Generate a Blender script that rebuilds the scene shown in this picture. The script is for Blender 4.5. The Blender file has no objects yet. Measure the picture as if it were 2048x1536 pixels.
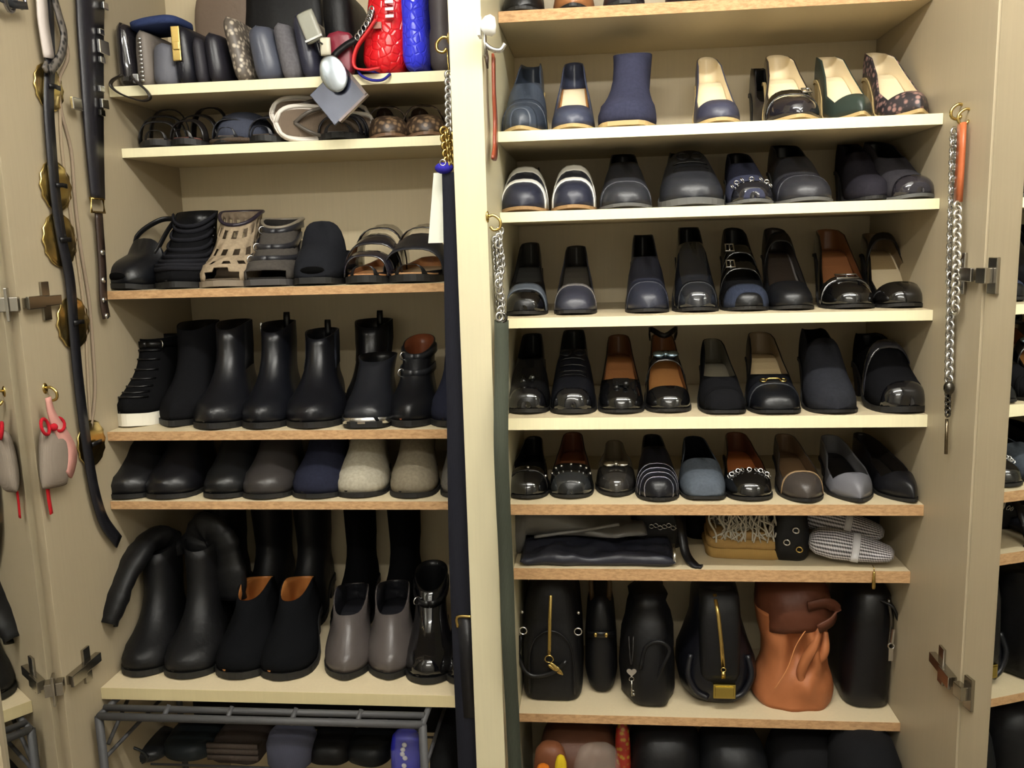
import bpy, bmesh, math, random
import numpy as np
from mathutils import Vector, Matrix, noise
random.seed(7)
PI = math.pi
S = bpy.context.scene
COL = S.collection

# ------------------------------------------------------------------ camera
FPX = 1736.0
CAM = Vector((0.1771, -1.6423, 1.5))
FWD = Vector((-0.09871, 0.98242, -0.15848)).normalized()
RGT = Vector((0.99503, 0.09540, -0.02839)).normalized()
UPV = RGT.cross(FWD).normalized()
cd = bpy.data.cameras.new('camera')
cd.sensor_width = 36.0
cd.lens = FPX / 2048.0 * 36.0
cd.clip_start = 0.02
camo = bpy.data.objects.new('camera', cd)
COL.objects.link(camo)
M = Matrix((RGT, UPV, -FWD)).transposed().to_4x4()
M.translation = CAM
camo.matrix_world = M
S.camera = camo

# ------------------------------------------------------------------ light and exposure
w = bpy.data.worlds.new('world'); S.world = w; w.use_nodes = True
w.node_tree.nodes['Background'].inputs[0].default_value = (1.0, 0.94, 0.84, 1)
w.node_tree.nodes['Background'].inputs[1].default_value = 0.02
LAMPS = [(0.30, -0.80, 104.0), (0.10, -2.05, 72.0)]      # ceiling tubes: x, y, emission; second one unseen, added as fill light
S.cycles.max_bounces = 8
S.view_settings.view_transform = 'Standard'
S.view_settings.look = 'None'
S.view_settings.gamma = 1.0
S.view_settings.use_curve_mapping = False
S.view_settings.exposure = 0.38

# ------------------------------------------------------------------ photograph ray helpers (photo frame 2048x1536)
def _ray(px, py):
    return FWD + RGT * ((px - 1024) / FPX) - UPV * ((py - 768) / FPX)
def on_x(px, py, x):
    d = _ray(px, py); return CAM + d * ((x - CAM.x) / d.x)
def on_y(px, py, y):
    d = _ray(px, py); return CAM + d * ((y - CAM.y) / d.y)
def on_z(px, py, z):
    d = _ray(px, py); return CAM + d * ((z - CAM.z) / d.z)
def wx(px, y, z):
    k = (px - 1024) / FPX
    a = RGT - FWD * k
    return CAM.x - ((y - CAM.y) * a.y + (z - CAM.z) * a.z) / a.x

# ------------------------------------------------------------------ materials
def lin(c):
    r = []
    for v in c[:3]:
        v /= 255.0
        r.append(v / 12.92 if v <= 0.04045 else ((v + 0.055) / 1.055) ** 2.4)
    return tuple(r) + (1.0,)
_mc = {}
def mat(kind, c, c2=None):
    if max(c) < 34: c = tuple(v * .68 for v in c)
    elif kind in ('lea', 'sue', 'pat', 'soft') and max(c) < 128 and c[2] > c[0] + 6:
        mn = sum(c[:3]) / 3; c = tuple(v + (mn - v) * .42 for v in c)
    key = (kind, tuple(c), tuple(c2) if c2 else None)
    if key in _mc: return _mc[key]
    m = bpy.data.materials.new(kind + '_%02x%02x%02x' % tuple(int(v) for v in c[:3])); m.use_nodes = True
    nt = m.node_tree; N = nt.nodes; K = nt.links
    b = N['Principled BSDF']
    b.inputs['Base Color'].default_value = lin(c)
    def node(t, **kw):
        n = N.new(t)
        for k, v in kw.items(): setattr(n, k, v)
        return n
    tc = node('ShaderNodeTexCoord')
    def noise_t(scale, detail=3, rough=.55, vec=None):
        n = node('ShaderNodeTexNoise'); n.inputs['Scale'].default_value = scale
        n.inputs['Detail'].default_value = detail; n.inputs['Roughness'].default_value = rough
        K.new(vec or tc.outputs['Object'], n.inputs['Vector']); return n.outputs['Fac']
    def bump(fac, strength, dist=.002):
        bn = node('ShaderNodeBump'); bn.inputs['Strength'].default_value = strength
        bn.inputs['Distance'].default_value = dist
        K.new(fac, bn.inputs['Height']); K.new(bn.outputs['Normal'], b.inputs['Normal'])
    def mixcol(fac, a, bb, lo=.3, hi=.7):
        r = node('ShaderNodeValToRGB'); r.color_ramp.elements[0].position = lo; r.color_ramp.elements[1].position = hi
        r.color_ramp.elements[0].color = lin(a); r.color_ramp.elements[1].color = lin(bb)
        K.new(fac, r.inputs['Fac']); K.new(r.outputs['Color'], b.inputs['Base Color'])
    def scaled(x, y, z):
        mp = node('ShaderNodeMapping'); mp.inputs['Scale'].default_value = (x, y, z)
        K.new(tc.outputs['Object'], mp.inputs['Vector']); return mp.outputs['Vector']
    if kind == 'lea':
        b.inputs['Roughness'].default_value = .34; b.inputs['Specular IOR Level'].default_value = .36
        bump(noise_t(260, 1), .18, .001)
    elif kind == 'soft':
        b.inputs['Roughness'].default_value = .5; b.inputs['Specular IOR Level'].default_value = .28
        bump(noise_t(90, 2), .3, .002)
    elif kind == 'pat':
        b.inputs['Roughness'].default_value = .09; b.inputs['Coat Weight'].default_value = .6; b.inputs['Coat Roughness'].default_value = .05
        bump(noise_t(45, 2), .05, .002)
    elif kind == 'sue':
        b.inputs['Roughness'].default_value = .95; b.inputs['Specular IOR Level'].default_value = .05
        b.inputs['Sheen Weight'].default_value = .0
        f = noise_t(160, 1.5); mixcol(f, [v * .94 for v in c], [min(255, v * 1.05) for v in c]); bump(f, .25, .001)
    elif kind == 'fab':
        b.inputs['Roughness'].default_value = .9; b.inputs['Specular IOR Level'].default_value = .2
        wv = node('ShaderNodeTexWave'); wv.inputs['Scale'].default_value = 160; wv.inputs['Distortion'].default_value = 1.5
        K.new(tc.outputs['Object'], wv.inputs['Vector'])
        bump(wv.outputs['Fac'], .25, .001)
    elif kind == 'lam':      # cream laminate with faint vertical grain
        b.inputs['Roughness'].default_value = .42; b.inputs['Specular IOR Level'].default_value = .35
        f = noise_t(6, 2, .6, scaled(30, 30, 1.2))
        mixcol(f, [v * .986 for v in c], [min(255, v * 1.008) for v in c], .3, .75)
    elif kind == 'chip':     # raw chipboard / wood edge
        b.inputs['Roughness'].default_value = .8
        f = noise_t(70, 5, .7, scaled(1, 3, 3)); mixcol(f, c2 or [v * .75 for v in c], c, .35, .6)
        bump(f, .3, .001)
    elif kind == 'met':
        b.inputs['Metallic'].default_value = 1.0; b.inputs['Roughness'].default_value = .25
        bump(noise_t(120, 2), .06, .001)
    elif kind == 'mir':
        b.inputs['Metallic'].default_value = 1.0; b.inputs['Roughness'].default_value = .012
    elif kind == 'spot':     # two-tone blotches (snake, leopard, floral)
        b.inputs['Roughness'].default_value = .45
        v = node('ShaderNodeTexVoronoi'); v.inputs['Scale'].default_value = 95; K.new(tc.outputs['Object'], v.inputs['Vector'])
        mixcol(v.outputs['Distance'], c, c2, .25, .5); bump(v.outputs['Distance'], .4, .001)
    elif kind == 'croc':
        b.inputs['Roughness'].default_value = .22
        v = node('ShaderNodeTexVoronoi'); v.inputs['Scale'].default_value = 60; v.feature = 'DISTANCE_TO_EDGE'
        K.new(tc.outputs['Object'], v.inputs['Vector'])
        r = node('ShaderNodeValToRGB'); r.color_ramp.elements[1].position = .12; K.new(v.outputs['Distance'], r.inputs['Fac'])
        bump(r.outputs['Color'], .5, .002)
    elif kind == 'check':    # fine woven dot pattern
        b.inputs['Roughness'].default_value = .7
        ch = node('ShaderNodeTexChecker'); ch.inputs['Scale'].default_value = 330
        ch.inputs['Color1'].default_value = lin(c); ch.inputs['Color2'].default_value = lin(c2)
        mp = node('ShaderNodeMapping'); mp.inputs['Rotation'].default_value = (.6, .5, .78)
        K.new(tc.outputs['Object'], mp.inputs['Vector']); K.new(mp.outputs['Vector'], ch.inputs['Vector'])
        K.new(ch.outputs['Color'], b.inputs['Base Color'])
    elif kind == 'weave':    # fine woven dots laid out on the UV map
        b.inputs['Roughness'].default_value = .7
        ch = node('ShaderNodeTexChecker'); ch.inputs['Scale'].default_value = 1.0
        ch.inputs['Color1'].default_value = lin(c); ch.inputs['Color2'].default_value = lin(c2)
        K.new(tc.outputs['UV'], ch.inputs['Vector']); K.new(ch.outputs['Color'], b.inputs['Base Color'])
    elif kind == 'wall':
        b.inputs['Roughness'].default_value = .85; bump(noise_t(120, 3), .08, .001)
    elif kind == 'floor':
        b.inputs['Roughness'].default_value = .35
        f = noise_t(3, 3, .6, scaled(2, 14, 1)); mixcol(f, [v * .8 for v in c], c)
    elif kind == 'film':     # thin clear plastic
        b.inputs['Roughness'].default_value = .12; b.inputs['Alpha'].default_value = .13
    elif kind == 'emit':
        b.inputs['Emission Color'].default_value = lin(c); b.inputs['Emission Strength'].default_value = c2[0]
    elif kind == 'rub':
        b.inputs['Roughness'].default_value = .6
    _mc[key] = m
    return m
BLK = (20, 20, 23); NVY = (24, 27, 48); TAN = (176, 124, 72); CRM = (226, 210, 176)
def lea(*c): return mat('lea', c or BLK)
def pat(*c): return mat('pat', c or (12, 12, 14))
def sue(*c): return mat('sue', c or (20, 20, 22))
GOLD = mat('met', (196, 170, 104)); SILV = mat('met', (215, 215, 215)); DMET = mat('met', (90, 88, 84))
LAM = mat('lam', (172, 159, 133)); LAM_FILL = mat('lam', (208, 193, 160)); EDGE = mat('lam', (240, 232, 194)); PART = mat('lam', (204, 196, 164)); EDG6 = mat('lam', (204, 190, 148)); CHIP = mat('chip', (194, 156, 112), (162, 124, 84))  # inner laminate lighter than side panels: fill light put into one laminate's colour

# ------------------------------------------------------------------ object helpers
def link(name, me, parent=None, mats=(), loc=None, rot=None):
    o = bpy.data.objects.new(name, me); COL.objects.link(o)
    if parent is not None: o.parent = parent
    if loc is not None: o.location = loc
    if rot is not None: o.rotation_euler = rot
    return o
def mesh(name, vf, mats, parent=None, smooth=True, mi=None, solid=None, loc=None, rot=None, weld=None, bevel=None, subs=0, fixn=False):
    v, f = vf
    me = bpy.data.meshes.new(name); me.from_pydata([tuple(p) for p in v], [], [tuple(q) for q in f])
    if not isinstance(mats, (list, tuple)): mats = [mats]
    for m in mats: me.materials.append(m)
    if mi is not None: me.polygons.foreach_set('material_index', mi)
    if weld or fixn or bevel:
        bm = bmesh.new(); bm.from_mesh(me)
        if weld: bmesh.ops.remove_doubles(bm, verts=bm.verts, dist=weld)
        if fixn: bmesh.ops.recalc_face_normals(bm, faces=bm.faces)
        if bevel: bmesh.ops.bevel(bm, geom=list(bm.edges), offset=bevel, segments=2, affect='EDGES', profile=.6)
        bm.to_mesh(me); bm.free()
    if smooth: me.polygons.foreach_set('use_smooth', [True] * len(me.polygons))
    o = link(name, me, parent, loc=loc, rot=rot)
    if solid:
        md = o.modifiers.new('thickness', 'SOLIDIFY'); md.thickness = solid; md.offset = -1; md.thickness_clamp = .6
        if len(mats) > 1: md.material_offset = 1
    if subs:
        md = o.modifiers.new('smooth', 'SUBSURF'); md.levels = subs; md.render_levels = subs
    return o
def tag(o, label, cat, group=None, kind=None):
    if label: o['label'] = label
    if cat: o['category'] = cat
    if group: o['group'] = group
    if kind: o['kind'] = kind
    return o
def thing(name, label, cat, loc=(0, 0, 0), rotz=0, group=None):
    o = bpy.data.objects.new(name, None); COL.objects.link(o); o.empty_display_size = .02
    o.location = loc; o.rotation_euler = (0, 0, rotz)
    return tag(o, label, cat, group)
def add(*vfs):
    V, F = [], []
    for v, f in vfs:
        k = len(V); V += [tuple(p) for p in v]; F += [tuple(i + k for i in q) for q in f]
    return V, F
def box(x0, x1, y0, y1, z0, z1):
    v = [(x0, y0, z0), (x1, y0, z0), (x1, y1, z0), (x0, y1, z0), (x0, y0, z1), (x1, y0, z1), (x1, y1, z1), (x0, y1, z1)]
    return v, [(0, 3, 2, 1), (4, 5, 6, 7), (0, 1, 5, 4), (1, 2, 6, 5), (2, 3, 7, 6), (3, 0, 4, 7)]
def xf(vf, m): return [m @ Vector(p) for p in vf[0]], vf[1]
def loft(rings, cap0=True, cap1=True, closed=True):
    n = len(rings[0]); V = [p for r in rings for p in r]; F = []
    for i in range(len(rings) - 1):
        for j in range(n if closed else n - 1):
            k = (j + 1) % n
            F.append((i * n + j, i * n + k, (i + 1) * n + k, (i + 1) * n + j))
    if cap0: F.append(tuple(range(n - 1, -1, -1)))
    if cap1: F.append(tuple((len(rings) - 1) * n + j for j in range(n)))
    return V, F
def smoothpath(pts, n):
    P = [Vector(p) for p in pts]; out = []
    Q = [2 * P[0] - P[1]] + P + [2 * P[-1] - P[-2]]
    segs = len(P) - 1
    for k in range(n + 1):
        u = k / n * segs; i = min(int(u), segs - 1); t = u - i
        a, b, c, d = Q[i], Q[i + 1], Q[i + 2], Q[i + 3]
        out.append(.5 * ((2 * b) + (c - a) * t + (2 * a - 5 * b + 4 * c - d) * t * t + (3 * b - a - 3 * c + d) * t ** 3))
    return out
def tube(path, r, n=8, ref=None, r2=None, cap=True, closed=False):
    P = [Vector(p) for p in path]; rings = []; m = len(P)
    nrm = None
    for i, p in enumerate(P):
        if closed: t = (P[(i + 1) % m] - P[i - 1]).normalized()
        else: t = (P[min(i + 1, m - 1)] - P[max(i - 1, 0)]).normalized()
        if nrm is None:
            a = Vector(ref) if ref else (Vector((0, 0, 1)) if abs(t.z) < .9 else Vector((1, 0, 0)))
            nrm = (a - t * a.dot(t)).normalized()
        else: nrm = (nrm - t * nrm.dot(t)).normalized()
        bn = t.cross(nrm)
        ra = r[i] if isinstance(r, (list, tuple)) else r
        rb = (r2[i] if isinstance(r2, (list, tuple)) else r2) if r2 is not None else ra
        rings.append([p + nrm * (ra * math.cos(2 * PI * j / n)) + bn * (rb * math.sin(2 * PI * j / n)) for j in range(n)])
    if closed: rings.append(rings[0])
    return loft(rings, cap and not closed, cap and not closed)
def ribbon(path, wdir, w, t):
    """flat strap: wdir = width direction (vector), w half width (number or list), t thickness"""
    P = [Vector(p) for p in path]; rings = []; m = len(P)
    for i, p in enumerate(P):
        tg = (P[min(i + 1, m - 1)] - P[max(i - 1, 0)]).normalized()
        wd = Vector(wdir); wd = (wd - tg * wd.dot(tg)).normalized(); nn = tg.cross(wd)
        h = w[i] if isinstance(w, (list, tuple)) else w
        rings.append([p + wd * h + nn * t / 2, p - wd * h + nn * t / 2, p - wd * h - nn * t / 2, p + wd * h - nn * t / 2])
    return loft(rings)
def ring(c, R, r, axis=(0, 1, 0), n=16, m=6, arc=1.0, start=0.0):
    a = Vector(axis).normalized(); u = a.orthogonal().normalized(); v = a.cross(u)
    k = n if arc >= 1 else n + 1
    pts = [Vector(c) + u * (R * math.cos(start + 2 * PI * arc * i / n)) + v * (R * math.sin(start + 2 * PI * arc * i / n)) for i in range(k)]
    return tube(pts, r, m, closed=(arc >= 1))
def ball(c, rx, ry=None, rz=None, n=10, m=7):
    ry = ry or rx; rz = rz or rx; rings = []
    for i in range(m + 1):
        a = -PI / 2 + PI * i / m; cz = max(math.cos(a), .02)
        rings.append([(c[0] + rx * cz * math.cos(2 * PI * j / n), c[1] + ry * cz * math.sin(2 * PI * j / n), c[2] + rz * math.sin(a)) for j in range(n)])
    return loft(rings)
def lathe(prof, n=20, c=(0, 0, 0)):
    return loft([[(c[0] + r * math.cos(2 * PI * j / n), c[1] + r * math.sin(2 * PI * j / n), c[2] + z) for j in range(n)] for r, z in prof])
def sq(t, e): return math.copysign(abs(t) ** e, t)
def stack(levels, n=28, e=2.0, wr=0, ws=12, seed=0, cap0=True, cap1=True):
    """horizontal rings: level=(z, cx, cy, half width, half depth[, exponent]); wr = wrinkle amplitude"""
    rings = []
    for L in levels:
        z, cx, cy, a, b = L[:5]; ex = 2.0 / (L[5] if len(L) > 5 else e); rg = []
        for j in range(n):
            t = 2 * PI * j / n
            p = Vector((cx + a * sq(math.cos(t), ex), cy + b * sq(math.sin(t), ex), z))
            if wr:
                d = Vector((math.cos(t), math.sin(t), 0))
                k = noise.noise(Vector((p.x * ws * 1.3, p.y * ws, p.z * ws * .7)) + Vector((seed * 7.3, 0, 0))) + .5 * noise.noise(p * ws * 2.3 + Vector((seed, 3, 1)))
                p += d * wr * k
            rg.append(p)
        rings.append(rg)
    return loft(rings, cap0, cap1)
def pillow(wd, ht, dp, n=14, p=3.0, wr=0, ws=14, seed=0, q=1.0):
    """cushion-like pouch, width x (along X), height z from 0, depth y"""
    def pt(i, j, sgn):
        u = -1 + 2 * i / n; v = -1 + 2 * j / n
        u = math.sin(u * PI / 2) * .5 + u * .5; v = math.sin(v * PI / 2) * .5 + v * .5
        uu = u * math.sqrt(max(0, 1 - .10 * v ** 4)); vv = v * math.sqrt(max(0, 1 - .10 * u ** 4))
        t = max(0.0, (1 - abs(u) ** p)) ** .5 * max(0.0, (1 - abs(v) ** p)) ** .5
        P = Vector((uu * wd / 2, sgn * (t ** q) * dp / 2, (vv + 1) * ht / 2))
        if wr and t > 0: P.y += sgn * t * wr * (noise.noise(Vector((P.x * ws, sgn + seed * 3.1, P.z * ws))) + .5 * noise.noise(Vector((P.x * ws * 2.5, sgn + seed, P.z * ws * 2.5))))
        return P
    V, F = [], []
    for sgn in (-1, 1):
        k = len(V)
        for i in range(n + 1):
            for j in range(n + 1): V.append(pt(i, j, sgn))
        for i in range(n):
            for j in range(n):
                q4 = (k + i * (n + 1) + j, k + (i + 1) * (n + 1) + j, k + (i + 1) * (n + 1) + j + 1, k + i * (n + 1) + j + 1)
                F.append(q4 if sgn < 0 else q4[::-1])
    return V, F
def pch(pts):
    X = [a for a, b in pts]; Y = [b for a, b in pts]; n = len(X)
    h = [X[i + 1] - X[i] for i in range(n - 1)]; d = [(Y[i + 1] - Y[i]) / h[i] for i in range(n - 1)]
    m = [d[0]] + [0 if d[i - 1] * d[i] <= 0 else 2 * d[i - 1] * d[i] / (d[i - 1] + d[i]) for i in range(1, n - 1)] + [d[-1]]
    def f(x):
        x = min(max(x, X[0]), X[-1]); i = 0
        while i < n - 2 and x > X[i + 1]: i += 1
        t = (x - X[i]) / h[i]
        return (2 * t ** 3 - 3 * t * t + 1) * Y[i] + (t ** 3 - 2 * t * t + t) * h[i] * m[i] + (-2 * t ** 3 + 3 * t * t) * Y[i + 1] + (t ** 3 - t * t) * h[i] * m[i + 1]
    return f
def sst(t): t = min(max(t, 0), 1); return t * t * (3 - 2 * t)

# ------------------------------------------------------------------ room
def struct(name, vf, m, label=None):
    o = mesh(name, vf, m, smooth=False); o['kind'] = 'structure'
    return o
WALLM = mat('wall', (206, 202, 192)); FLR = mat('floor', (150, 138, 122))
struct('floor', box(-1.9, 1.9, -2.6, .45, -.05, 0), FLR)
struct('ceiling', box(-1.9, 1.9, -2.6, .45, 2.55, 2.6), mat('wall', (240, 238, 232)))
struct('wall_back', box(-1.9, 1.9, .45, .5, 0, 2.55), WALLM)
struct('wall_left', box(-1.95, -1.9, -2.6, .5, 0, 2.55), WALLM)
struct('wall_right', box(1.9, 1.95, -2.6, .5, 0, 2.55), WALLM)
struct('wall_front', box(-1.95, 1.95, -2.65, -2.6, 0, 2.55), WALLM)
for (lx, ly, le), lb in zip(LAMPS, ('fluorescent ceiling lamp nearer the wardrobes', 'unseen fill lamp added on the ceiling behind the viewer to lighten the wardrobe interiors')):
    t = thing('ceiling_lamp', lb, 'lamp', (lx, ly, 2.55), 0, 'ceiling lamps')
    mesh('housing', box(-.65, .65, -.06, .06, -.06, 0), mat('rub', (235, 235, 230)), t, smooth=False, bevel=.004)
    for sx in (-.625, .625): mesh('lamp_holder', box(sx - .015, sx + .015, -.02, .02, -.27, -.06), mat('rub', (225, 225, 220)), t, smooth=False, bevel=.003)
    mesh('tube', tube([(-.61, 0, -.25), (.61, 0, -.25)], .016, 8, cap=False), mat('emit', (255, 252, 244), (le, 0, 0)), t)

# ------------------------------------------------------------------ wardrobes
BACK = .376
XA, XB, XM, XC, XD = -.800, -.052, -.026, 0.0, .780      # inner faces and the joint of the two units
FL, FM, FR = -.255, -.206, -.208                          # front edges of the side panels
TOP = 2.22
wl = thing('wardrobe', 'cream wardrobe unit of sandals, boots and clutches with belts on its side', 'wardrobe', (XA, BACK, 0))
wr = thing('wardrobe', 'cream wardrobe unit of flat shoes above a row of black handbags', 'wardrobe', (XC, BACK, 0))
def wpart(root, name, vf, m, bevel=.0008, smooth=False):
    o = mesh(name, vf, m, None, smooth=smooth, bevel=bevel)
    o.parent = root; o.location = -Vector(root.location)
    return o
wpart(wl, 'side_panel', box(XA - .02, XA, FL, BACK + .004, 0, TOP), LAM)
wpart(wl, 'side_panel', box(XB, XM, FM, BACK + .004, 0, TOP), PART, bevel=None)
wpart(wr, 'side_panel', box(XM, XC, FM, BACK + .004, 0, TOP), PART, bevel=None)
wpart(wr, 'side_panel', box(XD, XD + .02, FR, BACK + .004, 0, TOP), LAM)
wpart(wl, 'back_panel', box(XA, XB, BACK, BACK + .004, .06, TOP), LAM_FILL)
wpart(wr, 'back_panel', box(XC, XD, BACK, BACK + .004, .06, TOP), LAM_FILL)
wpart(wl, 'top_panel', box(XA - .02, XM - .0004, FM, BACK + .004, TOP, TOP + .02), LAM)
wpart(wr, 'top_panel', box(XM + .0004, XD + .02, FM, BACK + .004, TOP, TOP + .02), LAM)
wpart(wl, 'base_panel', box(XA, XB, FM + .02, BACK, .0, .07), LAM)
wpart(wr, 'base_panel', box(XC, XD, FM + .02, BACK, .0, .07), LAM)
SH = {}   # shelf name -> (top z, front y)
def shelf(key, root, x0, x1, zt, zb, yf, em):
    SH[key] = (zt, yf)
    o = wpart(root, 'shelf', box(x0 + .0006, x1 - .0006, yf + .0012, BACK - .0005, zb, zt), LAM_FILL)
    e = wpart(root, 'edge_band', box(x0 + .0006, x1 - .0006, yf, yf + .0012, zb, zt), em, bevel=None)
    e.parent = o; e.location = (0, 0, 0)
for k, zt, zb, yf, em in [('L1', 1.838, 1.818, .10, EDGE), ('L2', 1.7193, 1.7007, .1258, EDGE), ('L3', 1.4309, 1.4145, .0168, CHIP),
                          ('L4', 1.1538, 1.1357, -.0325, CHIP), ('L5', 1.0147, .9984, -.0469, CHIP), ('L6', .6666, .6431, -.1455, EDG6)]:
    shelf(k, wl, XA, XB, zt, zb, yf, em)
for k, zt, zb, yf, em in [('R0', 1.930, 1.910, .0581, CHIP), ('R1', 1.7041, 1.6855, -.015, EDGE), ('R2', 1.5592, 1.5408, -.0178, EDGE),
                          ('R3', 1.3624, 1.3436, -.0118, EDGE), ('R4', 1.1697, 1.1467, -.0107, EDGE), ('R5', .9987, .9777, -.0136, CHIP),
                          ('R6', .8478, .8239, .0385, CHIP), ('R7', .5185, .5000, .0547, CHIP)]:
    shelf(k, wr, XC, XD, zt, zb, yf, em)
CLEAR = {}
for a, b in [('L1', 2.2), ('L2', 1.818), ('L3', 1.7007), ('L4', 1.4145), ('L5', 1.1357), ('L6', .9984), ('R0', 2.2), ('R1', 1.91), ('R2', 1.6855), ('R3', 1.5408),
             ('R4', 1.3436), ('R5', 1.1467), ('R6', .9777), ('R7', .8239)]:
    CLEAR[a] = b - SH[a][0]
# opened doors with a mirror on the inside
def door(root, hx, hy, deg, side, m0, zs):
    a = math.radians(deg)
    d = Vector((side * -math.cos(a), -math.sin(a), 0)); n = Vector((side * -math.sin(a), 0, 0))
    n = Vector((d.y, -d.x, 0)) if side > 0 else Vector((-d.y, d.x, 0))
    W = .42
    mt = Matrix((( d.x, n.x, 0, hx), (d.y, n.y, 0, hy), (0, 0, 1, 0), (0, 0, 0, 1)))
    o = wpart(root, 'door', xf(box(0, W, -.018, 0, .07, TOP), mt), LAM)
    g = mesh('mirror', xf(box(m0, W - .02, .0002, .0036, .11, TOP - .04), mt), mat('mir', (236, 238, 236)), o, smooth=False)
    g['label'] = 'silvered mirror pane'
    for z, ya in zs:
        vf = []
        # cup flange on the door, hinge arm folding to a cross plate on the side panel
        vf.append(xf(box(.012, .034, .0002, .006, z - .028, z + .028), mt))
        vf.append(xf(box(.002, .026, .006, .019, z - .012, z + .012), mt))
        px = XD - .0005 if side > 0 else XA + .0005
        s = -1 if side > 0 else 1
        x0, x1 = sorted((px, px + s * .012)); 
        vf.append(box(x0, x1, ya - .05, ya + .045, z - .009, z + .009))
        x0, x1 = sorted((px, px + s * .005))
        vf.append(box(x0, x1, ya + .0, ya + .022, z - .034, z + .034))
        x0, x1 = sorted((px + s * .011, px + s * .017))
        vf.append(box(x0, x1, ya - .055, ya - .01, z - .011, z + .011))
        h = mesh('hinge', add(*vf), mat('met', (168, 164, 156)), o, smooth=False, bevel=.0012)
        h['label'] = 'steel cabinet hinge'
    return o
dr = door(wr, XD + .003, FR - .003, 100.5, 1, .080, [(1.432, FR + .06), (.742, FR + .06)])
dl = door(wl, -.815, FL - .004, 64, -1, .012, [(1.425, FL + .06), (.735, FL + .06)])

# ------------------------------------------------------------------ shoe construction (toe at y=0, heel at y=+L)
TOE = {
 'round': [(0, 0), (.012, .34), (.04, .58), (.09, .79), (.17, .94), (.28, 1), (.42, .95), (.6, .72), (.78, .62), (.9, .57), (.96, .45), (.985, .29), (1, 0)],
 'almond': [(0, 0), (.015, .24), (.05, .46), (.11, .70), (.2, .91), (.31, 1), (.44, .94), (.6, .70), (.78, .60), (.9, .55), (.96, .43), (.985, .28), (1, 0)],
 'point': [(0, 0), (.01, .10), (.06, .33), (.13, .60), (.22, .86), (.32, 1), (.44, .93), (.6, .68), (.78, .58), (.9, .53), (.96, .42), (.985, .27), (1, 0)],
 'square': [(0, 0), (.004, .42), (.02, .64), (.07, .79), (.16, .93), (.28, 1), (.42, .95), (.6, .72), (.78, .62), (.9, .57), (.96, .45), (.985, .29), (1, 0)],
}
TOEF = {k: pch(v) for k, v in TOE.items()}
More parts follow.
